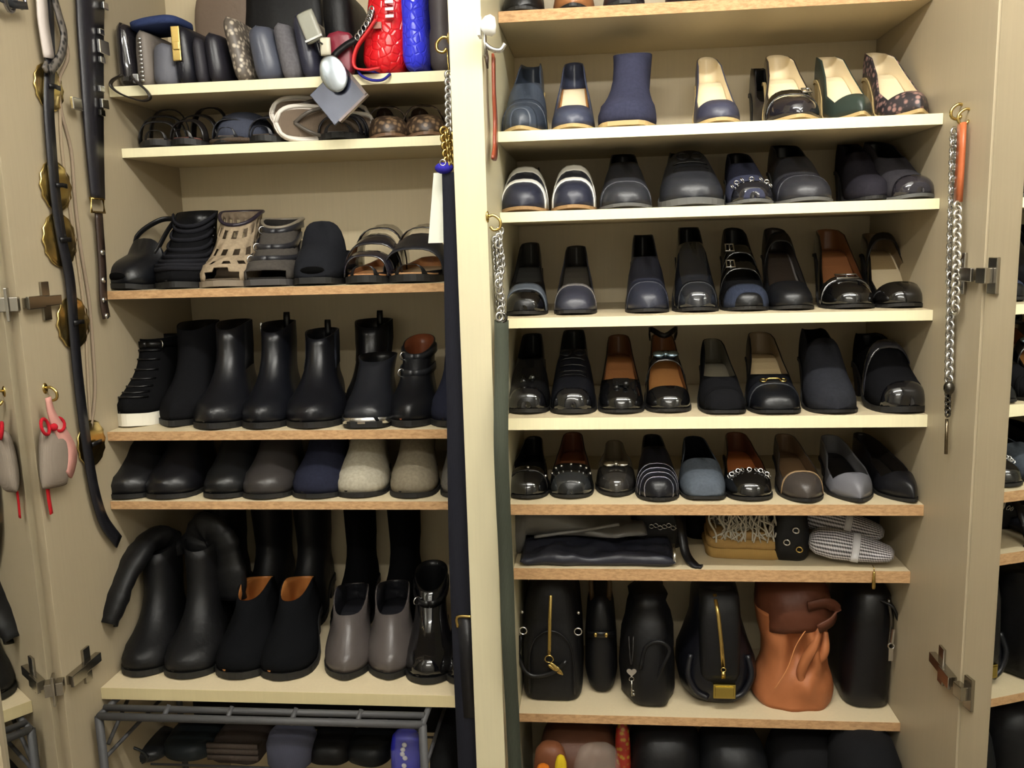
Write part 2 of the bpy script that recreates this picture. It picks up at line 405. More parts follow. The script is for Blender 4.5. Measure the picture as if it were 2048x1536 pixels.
class Last:
    def __init__(s, L, W, toe='round', lift=.01, ts=.006, hs=1.0, inst=.064, back=.086):
        s.L, s.W, s.lift, s.ts = L, W, lift, ts
        s.wf = TOEF[toe]
        s.hf = pch([(0, .003), (.012, .016 * hs), (.05, .029 * hs), (.12, .038 * hs), (.22, .045 * hs), (.33, .053 * hs), (.46, inst * hs), (.62, .068 * hs), (.80, .068 * hs if back > .07 * hs else .6 * back + .4 * .068 * hs), (.93, .45 * .068 * hs + .55 * back), (1, back)])
    def wid(s, u): return s.wf(u) * s.W / 2
    def lz(s, u): return s.lift * sst((u - .28) / .58) + .005 * max(0, 1 - u / .16) ** 2
    def pt(s, u, phi, off=0):
        c, sn = math.cos(phi), max(0, math.sin(phi))
        x = (s.wid(u) + off) * sq(c, .72); h = s.hf(u) + off
        return Vector((x, s.L * u + (off * -1 if u < .03 else 0), s.ts + s.lz(u) + h * sn ** .82))
    def upper(s, throat=.3, op=.52, ol=.16, na=6, tongue=0):
        st = [0, .006, .018, .04, .075, .12, .17, .23]
        st = [u for u in st if u < throat - .02] + [throat + ol * k for k in (0, .03, .1, .22, .42, .7, 1)]
        last = st[-1]; r = [last + (.9 - last) * k / 4 for k in range(1, 5)] + [.94, .97, .987, .996, 1]
        if throat > .27: st = sorted(set(st + [throat - (throat - .23) * .5]))
        st += r; V, F = [], []; nn = 2 * (na + 1)
        for u in st:
            o = 0 if u <= throat else op * math.sqrt(min(1, (u - throat) / ol))
            pm = PI / 2 * (1 - o)
            for k in range(na + 1): V.append(s.pt(u, pm * k / na))
            for k in range(na, -1, -1): p = s.pt(u, pm * k / na); V.append(Vector((-p.x, p.y, p.z)))
        for i in range(len(st) - 1):
            for j in range(nn - 1):
                if j == na and st[i + 1] > throat + 1e-6: continue
                F.append((i * nn + j, (i + 1) * nn + j, (i + 1) * nn + j + 1, i * nn + j + 1))
        return V, F
    def slab(s, z0, z1, k=1.0, e=.0, u0=0, u1=1, n=20):
        st = [u0 + (u1 - u0) * (.5 - .5 * math.cos(PI * i / n)) for i in range(n + 1)]
        V, F = [], []
        for u in st:
            a = s.wid(u) * k + e; y = s.L * u + (-e if u < .02 else (e if u > .98 else 0)); z = s.lz(u)
            V += [(a, y, z + z0), (a, y, z + z1), (-a, y, z + z1), (-a, y, z + z0)]
        for i in range(n):
            for j in range(4):
                F.append((i * 4 + j, i * 4 + (j + 1) % 4, (i + 1) * 4 + (j + 1) % 4, (i + 1) * 4 + j)[::-1])
        F += [(0, 1, 2, 3), tuple(4 * n + j for j in (3, 2, 1, 0))]
        return V, F
    def heel(s, u0=.77, taper=.8, ext=.0):
        st = [u0 + (1 - u0) * (.5 - .5 * math.cos(PI * i / 8)) for i in range(9)]
        top = [(s.wid(u) + ext, s.L * u, s.lz(u) + .0005) for u in st] + [(-s.wid(u) - ext, s.L * u, s.lz(u) + .0005) for u in st[::-1]]
        yc = s.L * (1 - .42 * (1 - u0)); R = []
        for k in range(5):
            f = k / 4; sc = taper + (1 - taper) * f ** 1.6
            R.append([(x * sc, yc + (y - yc) * sc, z * f) for x, y, z in top])
        return loft(R)
    def band(s, u0, u1, off=.0016, f0=.0, f1=1.0, n=4, na=14, crv=0):
        V, F = [], []
        for i in range(n + 1):
            for j in range(na + 1):
                ph = PI * (f0 + (f1 - f0) * j / na); u = u0 + (u1 - u0) * i / n + crv * (math.sin(ph) - 1)
                V.append(s.pt(max(u, .0), ph, off))
        for i in range(n):
            for j in range(na): F.append((i * (na + 1) + j, (i + 1) * (na + 1) + j, (i + 1) * (na + 1) + j + 1, i * (na + 1) + j + 1))
        return V, F
    def topmat(s, u, off=.001):
        p = s.pt(u, PI / 2, off); q = s.pt(u + .02, PI / 2, off); t = (q - p).normalized()
        x = Vector((1, 0, 0)); n = x.cross(t)
        return Matrix(((x.x, t.x, n.x, p.x), (x.y, t.y, n.y, p.y), (x.z, t.z, n.z, p.z), (0, 0, 0, 1)))

def ornaments(t, la, deco, um):
    for dct in deco:
        k = dct[0]; a = dct[1:]
        if k == 'band':          # ('band', u0, u1, material, name[, crv])
            mesh(a[3] if len(a) > 3 else 'strap', la.band(a[0], a[1], .0014 + (a[5] if len(a) > 5 else 0), crv=a[4] if len(a) > 4 else 0), a[2], t, solid=.0022)
        elif k == 'bow':
            m = la.topmat(a[0], .002); w = .022
            mesh('bow', add(xf(ball((-w * .62, 0, .003), w * .62, .009, .005), m), xf(ball((w * .62, 0, .003), w * .62, .009, .005), m), xf(ball((0, 0, .004), .006, .007, .006), m)), a[1], t)
        elif k == 'buckle':
            m = la.topmat(a[0], .003); w = a[2] if len(a) > 2 else .016; c = a[3] if len(a) > 3 else 0
            pts = [(-w + c, -.009, .001), (w + c, -.009, .001), (w + c, .009, .001), (-w + c, .009, .001)]
            mesh('buckle', add(xf(tube(pts, .002, 6, closed=True), m), xf(tube([(c, -.009, .001), (c, .009, .002)], .0013, 6), m)), a[1], t)
        elif k == 'bit':
            m = la.topmat(a[0], .003)
            mesh('metal_bit', add(xf(tube([(-.016, 0, 0), (-.008, 0, .003), (.008, 0, .003), (.016, 0, 0)], .0022, 6), m), xf(ring((-.019, 0, -.001), .006, .0016, (0, 0, 1), 12, 5), m), xf(ring((.019, 0, -.001), .006, .0016, (0, 0, 1), 12, 5), m)), a[1], t)
        elif k == 'tassel':
            m = la.topmat(a[0], .002)
            for c in (-.009, .009):
                prof = [(.002, 0), (.004, .003), (.0035, .006), (.006, .012), (.0065, .02)]
                mesh('tassel', xf(lathe(prof, 9), m @ Matrix.Translation((c, .004, .004)) @ Matrix.Rotation(PI / 2 + .15 - c * 30, 4, 'X')), a[1], t)
        elif k == 'chain':
            n = a[2] if len(a) > 2 else 9; vs = []
            for i in range(n):
                ph = PI * (.22 + .56 * i / (n - 1)); p = la.pt(a[0], ph, .003)
                vs.append(ring(p, .0042, .0013, (0, -.8, .6) if i % 2 else (.6, -.5, .6), 9, 5))
            mesh('chain', add(*vs), a[1], t)
        elif k == 'studs':
            n = a[2] if len(a) > 2 else 7; vs = []
            for i in range(n):
                p = la.pt(a[0] + (.012 if i % 2 else 0), PI * (.2 + .6 * i / (n - 1)), .001); vs.append(ball(p, .0036, n=8, m=5))
            mesh('studs', add(*vs), a[1], t)
        elif k == 'laces':
            n = a[2] if len(a) > 2 else 4
            for i in range(n):
                u = a[0] + .036 * i; 
                mesh('lace', tube([la.pt(u + .008, PI * f, .0026) for f in (.36, .43, .5, .57, .64)], .002, 6), a[1], t)
            m = la.topmat(a[0] + .036 * n, .004)
            mesh('lace_bow', add(xf(ring((-.014, -.002, .002), .011, .0016, (0, .3, 1), 12, 5), m), xf(ring((.014, -.002, .002), .011, .0016, (0, .3, 1), 12, 5), m)), a[1], t)
        elif k == 'anklestrap':
            p = [la.pt(.86, .5, .002), la.pt(.74, .9, .004) + Vector((.004, 0, .012)), la.pt(.62, PI / 2, 0) + Vector((0, 0, .012)), la.pt(.74, PI - .9, .004) + Vector((-.004, 0, .012)), la.pt(.86, PI - .5, .002)]
            mesh('ankle_strap', ribbon(smoothpath(p, 14), (0, 0, 1), .0055, .003), a[0], t)
        elif k == 'peep':        # dark open-toe gap
            mesh('toe_opening', ball((0, .012, la.ts + la.lz(0) + .013), la.W * .30, .016, .010, n=16, m=8), sue(10, 10, 10), t)
        elif k == 'flap':        # kiltie tongue on the vamp
            m = la.topmat(a[0], .002)
            mesh('fringe', xf(box(-.016, .016, -.016, .012, 0, .003), m), a[1], t, smooth=False, bevel=.001)

def low(name, label, cat, x, y, z, L, W, H, up, lining, insole, sole, toe='round', throat=.3, op=.52, ol=.16, ts=.006, rot=0, deco=(), pad=None, heel=None, taper=.75, hu=.78, hs=1.0, inst=.064, wedge=False, group=None, lo_=None):
    cnt = .05 if H > .055 else max(.03, H * .9)
    lift = lo_ if lo_ is not None else min(max(H - cnt - ts, .003), .095)
    back = (H - lift - ts) / .66 if H - lift - ts > .02 else .045
    la = Last(L, W, toe, lift, ts, hs, inst, min(back, .115))
    r = math.radians(rot)
    t = thing(name, label, cat, (x + .07 * math.sin(r), y + .07 - .07 * math.cos(r), z), r, group)
    mesh('upper', la.upper(throat, op, ol), [up, lining], t, solid=.0022, weld=.00004)
    mesh('sole', la.slab(0, ts, 1.0, .0022), sole, t, smooth=False)
    mesh('insole', la.slab(ts + .0012, ts + .004, .93, 0, .03, .985), insole, t, smooth=False)
    if pad: mesh('heel_pad', la.slab(ts + .004, ts + .0052, .80, 0, pad[0], pad[1]), pad[2], t, smooth=False)
    if lift > .008: mesh('heel', la.heel(.34 if wedge else hu, .97 if wedge else taper), heel or sole, t, smooth=False)
    ornaments(t, la, deco, up)
    return t

FP = [(0, 0), (-.006, .009), (-.003, .018), (.014, .027), (.048, .034), (.108, .042), (.19, .052), (.28, .065), (.36, .082), (.42, .102), (.455, .12)]
BP = [(1, 0), (1.01, .009), (1.014, .018), (1.012, .026), (1.005, .034), (.996, .042), (.99, .050), (.986, .060), (.984, .071), (.984, .092), (.986, .112)]
KZ = [1, 1.02, 1.01, .985, .95, .915, .88, .84, .80, .75, .70]
def bootrings(L, W, H, ts, lift, toe, sw, lean=0, front=None, n=28, vs=1.0, flare=1.0, sd=1.0):
    wf = TOEF[toe]; R = []
    lz = lambda u: lift * sst((u - .28) / .5) + .004 * max(0, 1 - u / .16) ** 2
    k = 0; Hf = front if front else H
    lv = []
    for i in range(len(FP)):
        if FP[i][1] * vs > Hf - .004 or BP[i][1] * vs > H - .006: break
        lv.append((FP[i][0], FP[i][1] * vs, BP[i][0], BP[i][1] * vs, KZ[i], min(1, max(0, (i - 4) / 6.0))))
    f0 = lv[-1]
    steps = max(2, int((H - f0[3]) / .022))
    for q in range(1, steps + 1):
        g = q / steps
        lv.append((f0[0] + (.478 - f0[0]) * min(1, g * 1.6) * (1 if f0[0] > .3 else .5) + lean * g, f0[1] + (Hf - f0[1]) * g, f0[2] + (.99 - f0[2]) * g + lean * g * .5, f0[3] + (H - f0[3]) * g, f0[4] + (.7 - f0[4]) * g, f0[5] + (1 - f0[5]) * sst(g)))
    for (yf, zf, yb, zb, kz, bl) in lv:
        rg = []; y0, y1 = yf * L, yb * L
        hi = max(0, (zb - .1) / .2)
        sww = sw * (1 + (flare - 1) * min(1, hi))
        for j in range(n):
            th = 2 * PI * j / n; tt = (1 - math.cos(th)) / 2
            y = y0 + (y1 - y0) * tt; u = min(max(y / L, 0), 1); zz = zf + (zb - zf) * tt
            tau = .34; er = math.sqrt(max(0, 1 - (1 - min(1, tt / tau)) ** 2)) if yf > .01 else 1
            if yf > .01 and yf < .06: er = er ** .5
            foot = wf(u) * W / 2 * kz * er; sh = sww * abs(math.sin(th)) ** .9
            a = foot * (1 - bl) + sh * bl
            rg.append(Vector((math.copysign(a, math.sin(th)) if abs(math.sin(th)) > 1e-6 else 0, y, ts + zz + lz(u))))
        R.append(rg)
    return R, lz
def boot(name, label, cat, x, y, z, L, W, H, up, lining, sole, toe='round', ts=.012, lift=.02, sw=None, lean=0, front=None, rot=0, deco=(), heel=None, taper=.85, hu=.76, vs=1.0, peep=None, lattice=False, insole=None, flare=1.0, group=None, shaftmat=None, wedge=False, cuff=None):
    sw = sw or W * .37
    HH = H - ts - lift
    R, lz = bootrings(L, W, HH, ts, lift, toe, sw, lean, front, flare=flare, vs=vs)
    V, F = loft(R, False, False)
    n = len(R[0]); drop = []
    if peep: F = [q for q in F if not (max(V[i][1] for i in q) < peep[0] * L and max(V[i][2] for i in q) < ts + lz(0) + peep[1])]
    if lattice:
        F = [q for q in F if not ((q[0] // n) >= 3 and (q[0] // n) < len(R) - 2 and (q[0] // n) % 2 == 0 and ((q[0] % n) + (q[0] // n) // 2) % 2 == 0)]
    r = math.radians(rot)
    t = thing(name, label, cat, (x + .07 * math.sin(r), y + .07 - .07 * math.cos(r), z), r, group)
    mi = None; mats = [up, lining]
    mesh('upper', (V, F), mats, t, solid=.0028, weld=.00003)
    la = Last(L, W, toe, lift, ts); la.lz = lz
    mesh('sole', la.slab(0, ts, 1.0, .003), sole, t, smooth=False)
    mesh('insole', la.slab(ts + .001, ts + .004, .92, 0, .02, .985), insole or lining, t, smooth=False)
    if lift > .006: mesh('heel', la.heel(.34 if wedge else hu, .97 if wedge else taper, .001), heel or sole, t, smooth=False)
    def rp(i, j, off=.002):
        p = R[i][j % n]; c = sum(R[i], Vector()) / n; d = (p - c); d.z = 0
        return p + d.normalized() * off
    nr = len(R)
    for dct in deco:
        k = dct[0]; a = dct[1:]
        if k == 'zip':      # side zipper on the right (+x) or left side
            j = n // 4 if a[0] < 0 else 3 * n // 4
            mesh('zipper', ribbon([rp(i, j, .0015) for i in range(a[2] if len(a) > 2 else 5, nr)], (0, 1, 0), .0035, .002), a[1], t)
            p = rp(nr - 1, j, .004); mesh('zipper_pull', box(p.x - .002, p.x + .002, p.y - .004, p.y + .004, p.z - .022, p.z), a[1], t, smooth=False, bevel=.0008)
        elif k == 'gore':   # elastic side panels
            for s in (1, 3):
                c = s * n // 4
                V2 = [rp(i, c + d, .0012) for i in range(max(4, nr - a[1]), nr) for d in (-2, -1, 0, 1, 2)]; m5 = 5; F2 = []
                for i in range(len(V2) // m5 - 1):
                    for q in range(m5 - 1): F2.append((i * m5 + q, i * m5 + q + 1, (i + 1) * m5 + q + 1, (i + 1) * m5 + q))
                mesh('elastic_gore', (V2, F2), a[0], t, solid=.001)
        elif k == 'tab':    # pull tab at the back
            p = rp(nr - 1, n // 2, -.001)
            mesh('pull_tab', ribbon(smoothpath([p + Vector((0, .002, -.02)), p + Vector((0, .003, .004)), p + Vector((0, .002, .016)), p + Vector((0, -.003, .004)), p + Vector((0, -.004, -.02))], 12), (1, 0, 0), .0065, .0015), a[0], t)
        elif k == 'straps': # buckled straps round the instep: rows
            for i in a[1]:
                P = [rp(i, j, .003) for j in range(n)]
                mesh('strap', tube(P, .003, 6, closed=True, ref=(0, 0, 1), r2=.0015) if False else ribbon(P + [P[0]], (0, 0, 1), .007, .003), a[0], t)
                p = rp(i, -3, .006) if a[2] > 0 else rp(i, 3, .006)
                mesh('buckle', ring(p, .008, .0016, (.6 * a[2], -.8, 0), 12, 5), a[3], t)
        elif k == 'laces':
            for i in range(a[1], min(a[2], nr)):
                P = [rp(i, j, .003) for j in (-3, -2, -1, 0, 1, 2, 3)]
                mesh('lace', tube(P, .0021, 6), a[0], t)
        elif k == 'rim':    # metal strip round the toe
            st = [u * .32 / 10 for u in range(11)]
            P = [Vector((-(la.wid(u) + .0045), L * u - (.004 if u == 0 else 0), ts + lz(u) + .002)) for u in st[::-1]] + [Vector((la.wid(u) + .0045, L * u, ts + lz(u) + .002)) for u in st[1:]]
            mesh('toe_rim', ribbon(P, (0, 0, 1), .006, .002), a[0], t)
        elif k == 'cuff':
            P = [rp(nr - 1, j, .001) for j in range(n)]
            mesh('cuff', tube(P, .004, 6, closed=True), a[0], t)
        elif k == 'studs':
            vs = [ball(rp(i, j, .001), .0034, n=7, m=5) for i in range(a[1], a[2]) for j in a[3]]
            mesh('studs', add(*vs), a[0], t)
        elif k == 'braid':
            for i in range(a[1], min(a[2], nr)):
                P = [rp(i, j, .004) for j in range(-6, 7)]
                mesh('woven_strap', tube(P, .005, 6, ref=(0, 0, 1), r2=.003), a[0], t)
    return t

# photo-measured footprint -> shelf placement
def spot(key, x0, x1, top, bot, L=.24, inset=.012):
    z, yf = SH[key]
    if bot is None: y = yf + inset
    else: y = max(yf + .003, min(on_z((x0 + x1) / 2, bot, z).y, yf + {'L3': .014, 'R3': .04}.get(key, .14)))
    ym = y + .07; xa, xb = wx(x0, ym, z + .02), wx(x1, ym, z + .02)
    L = min(L, BACK - .006 - y)
    xc = (xa + xb) / 2
    h = on_y((x0 + x1) / 2, top, y + L * .97).z - z
    return xc, y, z, L, xb - xa, min(max(h, .03), CLEAR[key] - .006)
def shoe(key, name, label, x0, x1, top, bot, up, lining, insole=None, sole=None, L=.24, inset=.012, cat=None, **kw):
    x, y, z, L, W, H = spot(key, x0, x1, top, bot, L, inset)
    return low(name, label, cat or 'shoe', x, y, z, L, W, H, up, lining, insole or lining, sole or mat('rub', (24, 22, 21)), **kw)
def bootie(key, name, label, x0, x1, top, bot, up, lining, sole=None, L=.25, inset=.012, dh=0, cat=None, **kw):
    x, y, z, L, W, H = spot(key, x0, x1, top, bot, L, inset)
    return boot(name, label, cat or 'boot', x, y, z, L, W, H + dh, up, lining, sole or mat('rub', (22, 21, 21)), **kw)

# ------------------------------------------------------------------ shoes, right wardrobe
DK = lea(26, 26, 28); TANL = lea(*TAN); CRML = lea(*CRM); BRL = lea(120, 78, 48); GRL = lea(92, 90, 86)
SOLT = mat('rub', (176, 152, 104)); SOLK = mat('rub', (28, 27, 27)); SOLG = mat('rub', (86, 86, 84))
NAV = lea(34, 38, 60); BLU = lea(46, 58, 78)
g = 'shoes on the top right shelf'
for (n, lb, a, b, up, tip) in [('loafer', 'dark shoe at the left end of the topmost shelf, only its toe in view', 1005, 1090, DK, 'round'), ('pump', 'brown-toed shoe at the very top edge of the photo', 1105, 1190, lea(150, 100, 62), 'almond'),
                        ('loafer', 'dark shoe beside the brown-toed one on the topmost shelf', 1205, 1290, lea(40, 36, 42), 'round'), ('loafer', 'dark plum shoe in the middle of the topmost shelf', 1330, 1420, lea(56, 40, 44), 'almond'), ('pump', 'black shoe at the right of the topmost shelf', 1500, 1590, DK, 'point')]:
    shoe('R0', n, lb, a, b, -60, None, up, DK, group=g, toe=tip, throat=.42, inset=.01)
g = 'shoes on the blue and cream row'
K = 'R1'
shoe(K, 'loafer', 'steel-blue leather loafer at the left end of its row', 1004, 1094, 140, None, BLU, BLU, sole=SOLT, throat=.44, ol=.1, hs=1.15, inst=.07, toe='almond', deco=[('band', .26, .33, lea(40, 52, 72), 'saddle'), ('band', .05, .12, lea(50, 64, 86), 'toe_seam', .02)], group=g, rot=-3)
shoe(K, 'pump', 'blue pump with tan insole and cream lining patch', 1103, 1190, 130, None, lea(50, 58, 88), lea(50, 58, 88), TANL, SOLT, throat=.22, ol=.1, pad=(.36, .78, CRML), toe='round', group=g)
bootie(K, 'ankle_boot', 'navy suede ankle boot between the pumps', 1197, 1312, 124, None, sue(46, 48, 78), sue(40, 42, 66), SOLT, lift=.012, ts=.008, toe='square', vs=1.15, rot=-8, sw=.038, deco=[], group=g)
shoe(K, 'pump', 'navy pump with bare cream insole standing alone mid row', 1388, 1478, 108, None, lea(52, 54, 82), CRML, CRML, SOLT, throat=.16, ol=.08, op=.62, toe='round', group=g)
shoe(K, 'pump', 'black patent pump with buckled strap and cream insole', 1530, 1638, 106, None, pat(30, 28, 34), CRML, CRML, SOLT, throat=.2, ol=.08, op=.6, toe='almond', deco=[('band', .26, .35, pat(16, 16, 20), 'strap'), ('buckle', .305, SILV, .008, .026)], group=g)
shoe(K, 'pump', 'dark green pump with cream insole next to the floral one', 1652, 1745, 108, None, lea(46, 56, 50), CRML, CRML, SOLT, throat=.15, ol=.08, op=.62, toe='point', rot=3, group=g)
shoe(K, 'pump', 'floral print pump with cream insole at the right end', 1758, 1858, 98, None, mat('spot', (150, 116, 108), (50, 45, 48)), CRML, CRML, SOLT, throat=.16, ol=.08, op=.62, toe='point', rot=4, group=g)
shoe(K, 'pump', 'dark mate shoe standing behind the patent strap pump', 1510, 1570, 140, None, lea(40, 36, 36), DK, inset=.1, throat=.3, toe='round', group=g)
g = 'shoes on the second right shelf'
K = 'R2'
wh = lea(226, 224, 216)
for i, (a, b, tp, lb) in enumerate([(1003, 1096, 345, 'navy flat with two white bands, left one of the pair'), (1104, 1192, 343, 'navy flat with two white bands, right one of the pair')]):
    shoe(K, 'slide', lb, a, b, tp, None, lea(34, 38, 62), lea(196, 186, 150), lea(206, 196, 158), lea(150, 120, 84), throat=.44, ol=.08, toe='round', hs=1.2, inst=.066, deco=[('band', .19, .265, wh, 'white_band', .05), ('band', .38, .44, wh, 'white_band', .03)], group=g)
shoe(K, 'loafer', 'dark grey leather loafer beside the white-banded pair', 1200, 1302, 313, None, lea(44, 46, 54), DK, sole=SOLG, throat=.5, ol=.1, hs=1.02, inst=.068, deco=[('band', .22, .3, lea(52, 54, 64), 'saddle', .03)], group=g)
shoe(K, 'derby_shoe', 'dark round-toed lace shoe, the widest on its shelf', 1318, 1446, 311, None, lea(40, 42, 50), DK, sole=SOLG, throat=.52, ol=.1, hs=1.1, inst=.076, ts=.012, deco=[('laces', .3, lea(24, 24, 28), 3)], group=g)
shoe(K, 'loafer', 'navy suede loafer with glossy black toe strap', 1452, 1542, 310, None, sue(52, 56, 86), DK, sole=SOLG, throat=.5, ol=.1, hs=.95, inst=.062, deco=[('band', .0, .13, pat(24, 24, 34), 'toe_cap'), ('chain', .16, SILV, 7)], group=g)
shoe(K, 'loafer', 'tall-backed dark loafer with polished toe', 1548, 1658, 280, None, lea(44, 44, 52), DK, sole=SOLG, throat=.48, ol=.12, hs=1.0, inst=.068, deco=[('band', .23, .31, lea(36, 36, 42), 'saddle', .03)], rot=3, group=g)
shoe(K, 'loafer', 'dark suede loafer half hidden at the right end', 1692, 1772, 292, None, sue(40, 38, 44), DK, sole=SOLK, throat=.5, ol=.1, hs=1.05, inst=.07, inset=.05, group=g)
shoe(K, 'loafer', 'charcoal suede loafer with shiny toe at the right end', 1762, 1856, 284, None, sue(52, 50, 54), DK, sole=SOLG, throat=.46, ol=.12, hs=.95, inst=.064, deco=[('band', .0, .14, pat(40, 38, 44), 'toe_cap')], rot=5, group=g)
g = 'shoes on the third right shelf'
K = 'R3'
shoe(K, 'loafer', 'black flat with blue-grey vamp band and patent cap at left end', 1012, 1094, 490, 627, lea(26, 27, 32), lea(60, 60, 58), lea(64, 64, 62), throat=.34, ol=.08, toe='round', deco=[('band', .2, .33, lea(84, 96, 112), 'vamp_band'), ('band', 0, .15, pat(16, 16, 20), 'toe_cap')], group=g)
shoe(K, 'ballet_flat', 'navy flat with a grey trim line and open grey insole', 1110, 1192, 490, 628, lea(46, 48, 66), lea(52, 50, 48), lea(74, 70, 64), throat=.3, ol=.05, op=.6, toe='square', deco=[('band', .265, .3, lea(110, 106, 104), 'trim')], group=g)
shoe(K, 'loafer', 'navy leather loafer standing right of the empty gap', 1252, 1336, 475, 623, lea(38, 42, 62), DK, throat=.46, ol=.1, hs=1.15, inst=.07, toe='round', deco=[('band', .22, .28, lea(30, 34, 54), 'saddle', .03)], group=g)
shoe(K, 'loafer', 'polished black loafer with a bright highlight on its vamp', 1346, 1434, 460, 621, pat(26, 30, 40), DK, throat=.52, ol=.1, hs=1.25, inst=.076, toe='round', deco=[('band', .14, .17, lea(20, 22, 28), 'seam', .04)], group=g)
shoe(K, 'mary_jane', 'black strapped shoe with blue ribbed toe', 1442, 1534, 460, 620, lea(20, 21, 25), DK, throat=.3, ol=.08, toe='round', deco=[('band', .4, .46, pat(14, 14, 16), 'strap'), ('band', .52, .58, pat(14, 14, 16), 'strap'), ('buckle', .43, SILV, .008, -.022), ('buckle', .55, SILV, .008, -.02), ('band', .04, .2, mat('fab', (40, 46, 62)), 'ribbed_toe')], group=g)
shoe(K, 'mary_jane', 'black mary jane with pale grey insole edge', 1530, 1622, 455, 617, lea(26, 27, 31), lea(56, 50, 46), lea(120, 116, 116), throat=.26, ol=.06, op=.58, toe='round', pad=(.4, .98, lea(56, 48, 42)), deco=[('band', .6, .68, lea(20, 20, 22), 'strap')], group=g)
shoe(K, 'pump', 'black patent pump with big silver buckle and brown insole', 1640, 1742, 456, 614, pat(16, 16, 18), BRL, lea(140, 92, 58), throat=.28, ol=.07, op=.6, toe='round', pad=(.31, .42, lea(170, 168, 166)), deco=[('band', .255, .315, mat('met', (150, 150, 152)), 'silver_strap'), ('buckle', .28, SILV, .020, 0)], group=g)
shoe(K, 'pump', 'black pump with ankle strap and cream insole at right end', 1742, 1840, 458, 611, pat(24, 22, 22), lea(110, 92, 68), CRML, throat=.18, ol=.05, op=.66, toe='round', pad=(.62, .98, lea(150, 128, 92)), deco=[('band', .6, .66, lea(18, 18, 18), 'strap')], rot=0, group=g)
g = 'shoes on the fourth right shelf'
K = 'R4'
shoe(K, 'tassel_loafer', 'black tasselled brogue loafer at the left end', 1016, 1100, 672, 830, lea(24, 24, 26), lea(34, 36, 34), throat=.46, ol=.1, hs=1.1, toe='round', ts=.008, deco=[('flap', .34, lea(20, 20, 22)), ('tassel', .27, pat(20, 20, 20)), ('band', .0, .12, pat(26, 26, 30), 'toe_cap')], group=g)
shoe(K, 'derby_shoe', 'black lace-up derby shoe second from the green strap', 1101, 1192, 665, 831, lea(22, 24, 32), lea(34, 36, 34), throat=.5, ol=.1, hs=1.15, inst=.072, toe='round', ts=.008, deco=[('laces', .3, lea(14, 14, 18), 4), ('band', .0, .1, pat(24, 25, 30), 'toe_cap')], group=g)
shoe(K, 'ballet_flat', 'black fringed flat with bare tan insole', 1197, 1287, 668, 830, pat(18, 18, 20), lea(100, 66, 40), lea(150, 100, 60), throat=.32, ol=.08, op=.6, toe='round', deco=[('flap', .25, lea(22, 22, 22)), ('tassel', .2, lea(24, 24, 24))], group=g)
shoe(K, 'sandal', 'black t-strap shoe with tan insole and silver-blue buckle', 1290, 1380, 664, 828, pat(20, 20, 22), lea(130, 86, 52), lea(172, 120, 70), throat=.18, ol=.06, op=.62, toe='round', deco=[('band', .46, .54, pat(22, 22, 26), 'strap'), ('bow', .5, mat('met', (150, 175, 195))), ('anklestrap', lea(22, 22, 24))], group=g)
shoe(K, 'ballet_flat', 'black suede flat with pale grey insole', 1398, 1488, 682, 831, sue(30, 30, 33), lea(100, 96, 84), lea(128, 122, 106), throat=.34, ol=.09, toe='square', deco=[('band', .14, .17, sue(24, 24, 26), 'seam', .05)], group=g)
shoe(K, 'loafer', 'black loafer with gold bit and beige insole', 1494, 1596, 664, 831, lea(20, 22, 28), lea(130, 112, 86), lea(190, 170, 132), throat=.36, ol=.08, op=.58, toe='square', pad=(.38, .56, lea(170, 96, 70)), deco=[('band', .22, .31, lea(24, 27, 36), 'saddle', .02), ('bit', .27, GOLD)], group=g)
shoe(K, 'slip_on', 'plain charcoal suede slip-on with rounded tongue', 1608, 1708, 664, 831, sue(40, 41, 46), sue(24, 24, 26), throat=.5, ol=.1, hs=1.3, inst=.08, toe='round', group=g)
shoe(K, 'derby_shoe', 'black suede derby with polished tongue and toe at right end', 1734, 1842, 672, 831, sue(28, 28, 31), DK, throat=.5, ol=.12, hs=1.25, inst=.078, toe='round', ts=.011, deco=[('band', .0, .11, pat(26, 26, 30), 'toe_cap'), ('band', .42, .5, pat(40, 40, 50), 'tongue', .03)], rot=4, group=g)
g = 'shoes on the fifth right shelf'
K = 'R5'
shoe(K, 'mary_jane', 'black patent strap flat at the left end', 1018, 1098, 872, 1001, pat(18, 18, 19), lea(30, 28, 26), throat=.22, ol=.06, op=.6, toe='round', deco=[('band', .19, .26, pat(24, 23, 24), 'strap'), ('studs', .22, SILV, 3)], group=g)
shoe(K, 'ballet_flat', 'black flat with studded vamp and brown insole', 1100, 1186, 864, 1000, lea(28, 30, 32), lea(92, 56, 38), lea(118, 72, 44), throat=.3, ol=.07, op=.6, toe='round', deco=[('studs', .26, SILV, 7), ('band', 0, .18, pat(36, 38, 40), 'toe_cap')], group=g)
shoe(K, 'pump', 'dark grey patent pump with a silver bow and beige insole', 1192, 1272, 880, 996, pat(48, 46, 44), lea(120, 108, 88), lea(150, 134, 108), throat=.26, ol=.06, op=.6, toe='almond', deco=[('bow', .22, mat('met', (190, 188, 182)))], group=g)
shoe(K, 'loafer', 'black flat with four thin silver arcs across its toe', 1272, 1356, 874, 1006, lea(22, 23, 32), DK, throat=.5, ol=.1, hs=1.1, toe='round', deco=[('band', .09 + .065 * i, .102 + .065 * i, mat('met', (150, 150, 165)), 'silver_arc', .05) for i in range(4)], group=g)
shoe(K, 'slip_on', 'blue-grey suede slip-on with a square vamp', 1358, 1450, 872, 1003, sue(74, 86, 102), sue(28, 30, 34), throat=.36, ol=.05, op=.6, toe='square', hs=1.05, group=g)
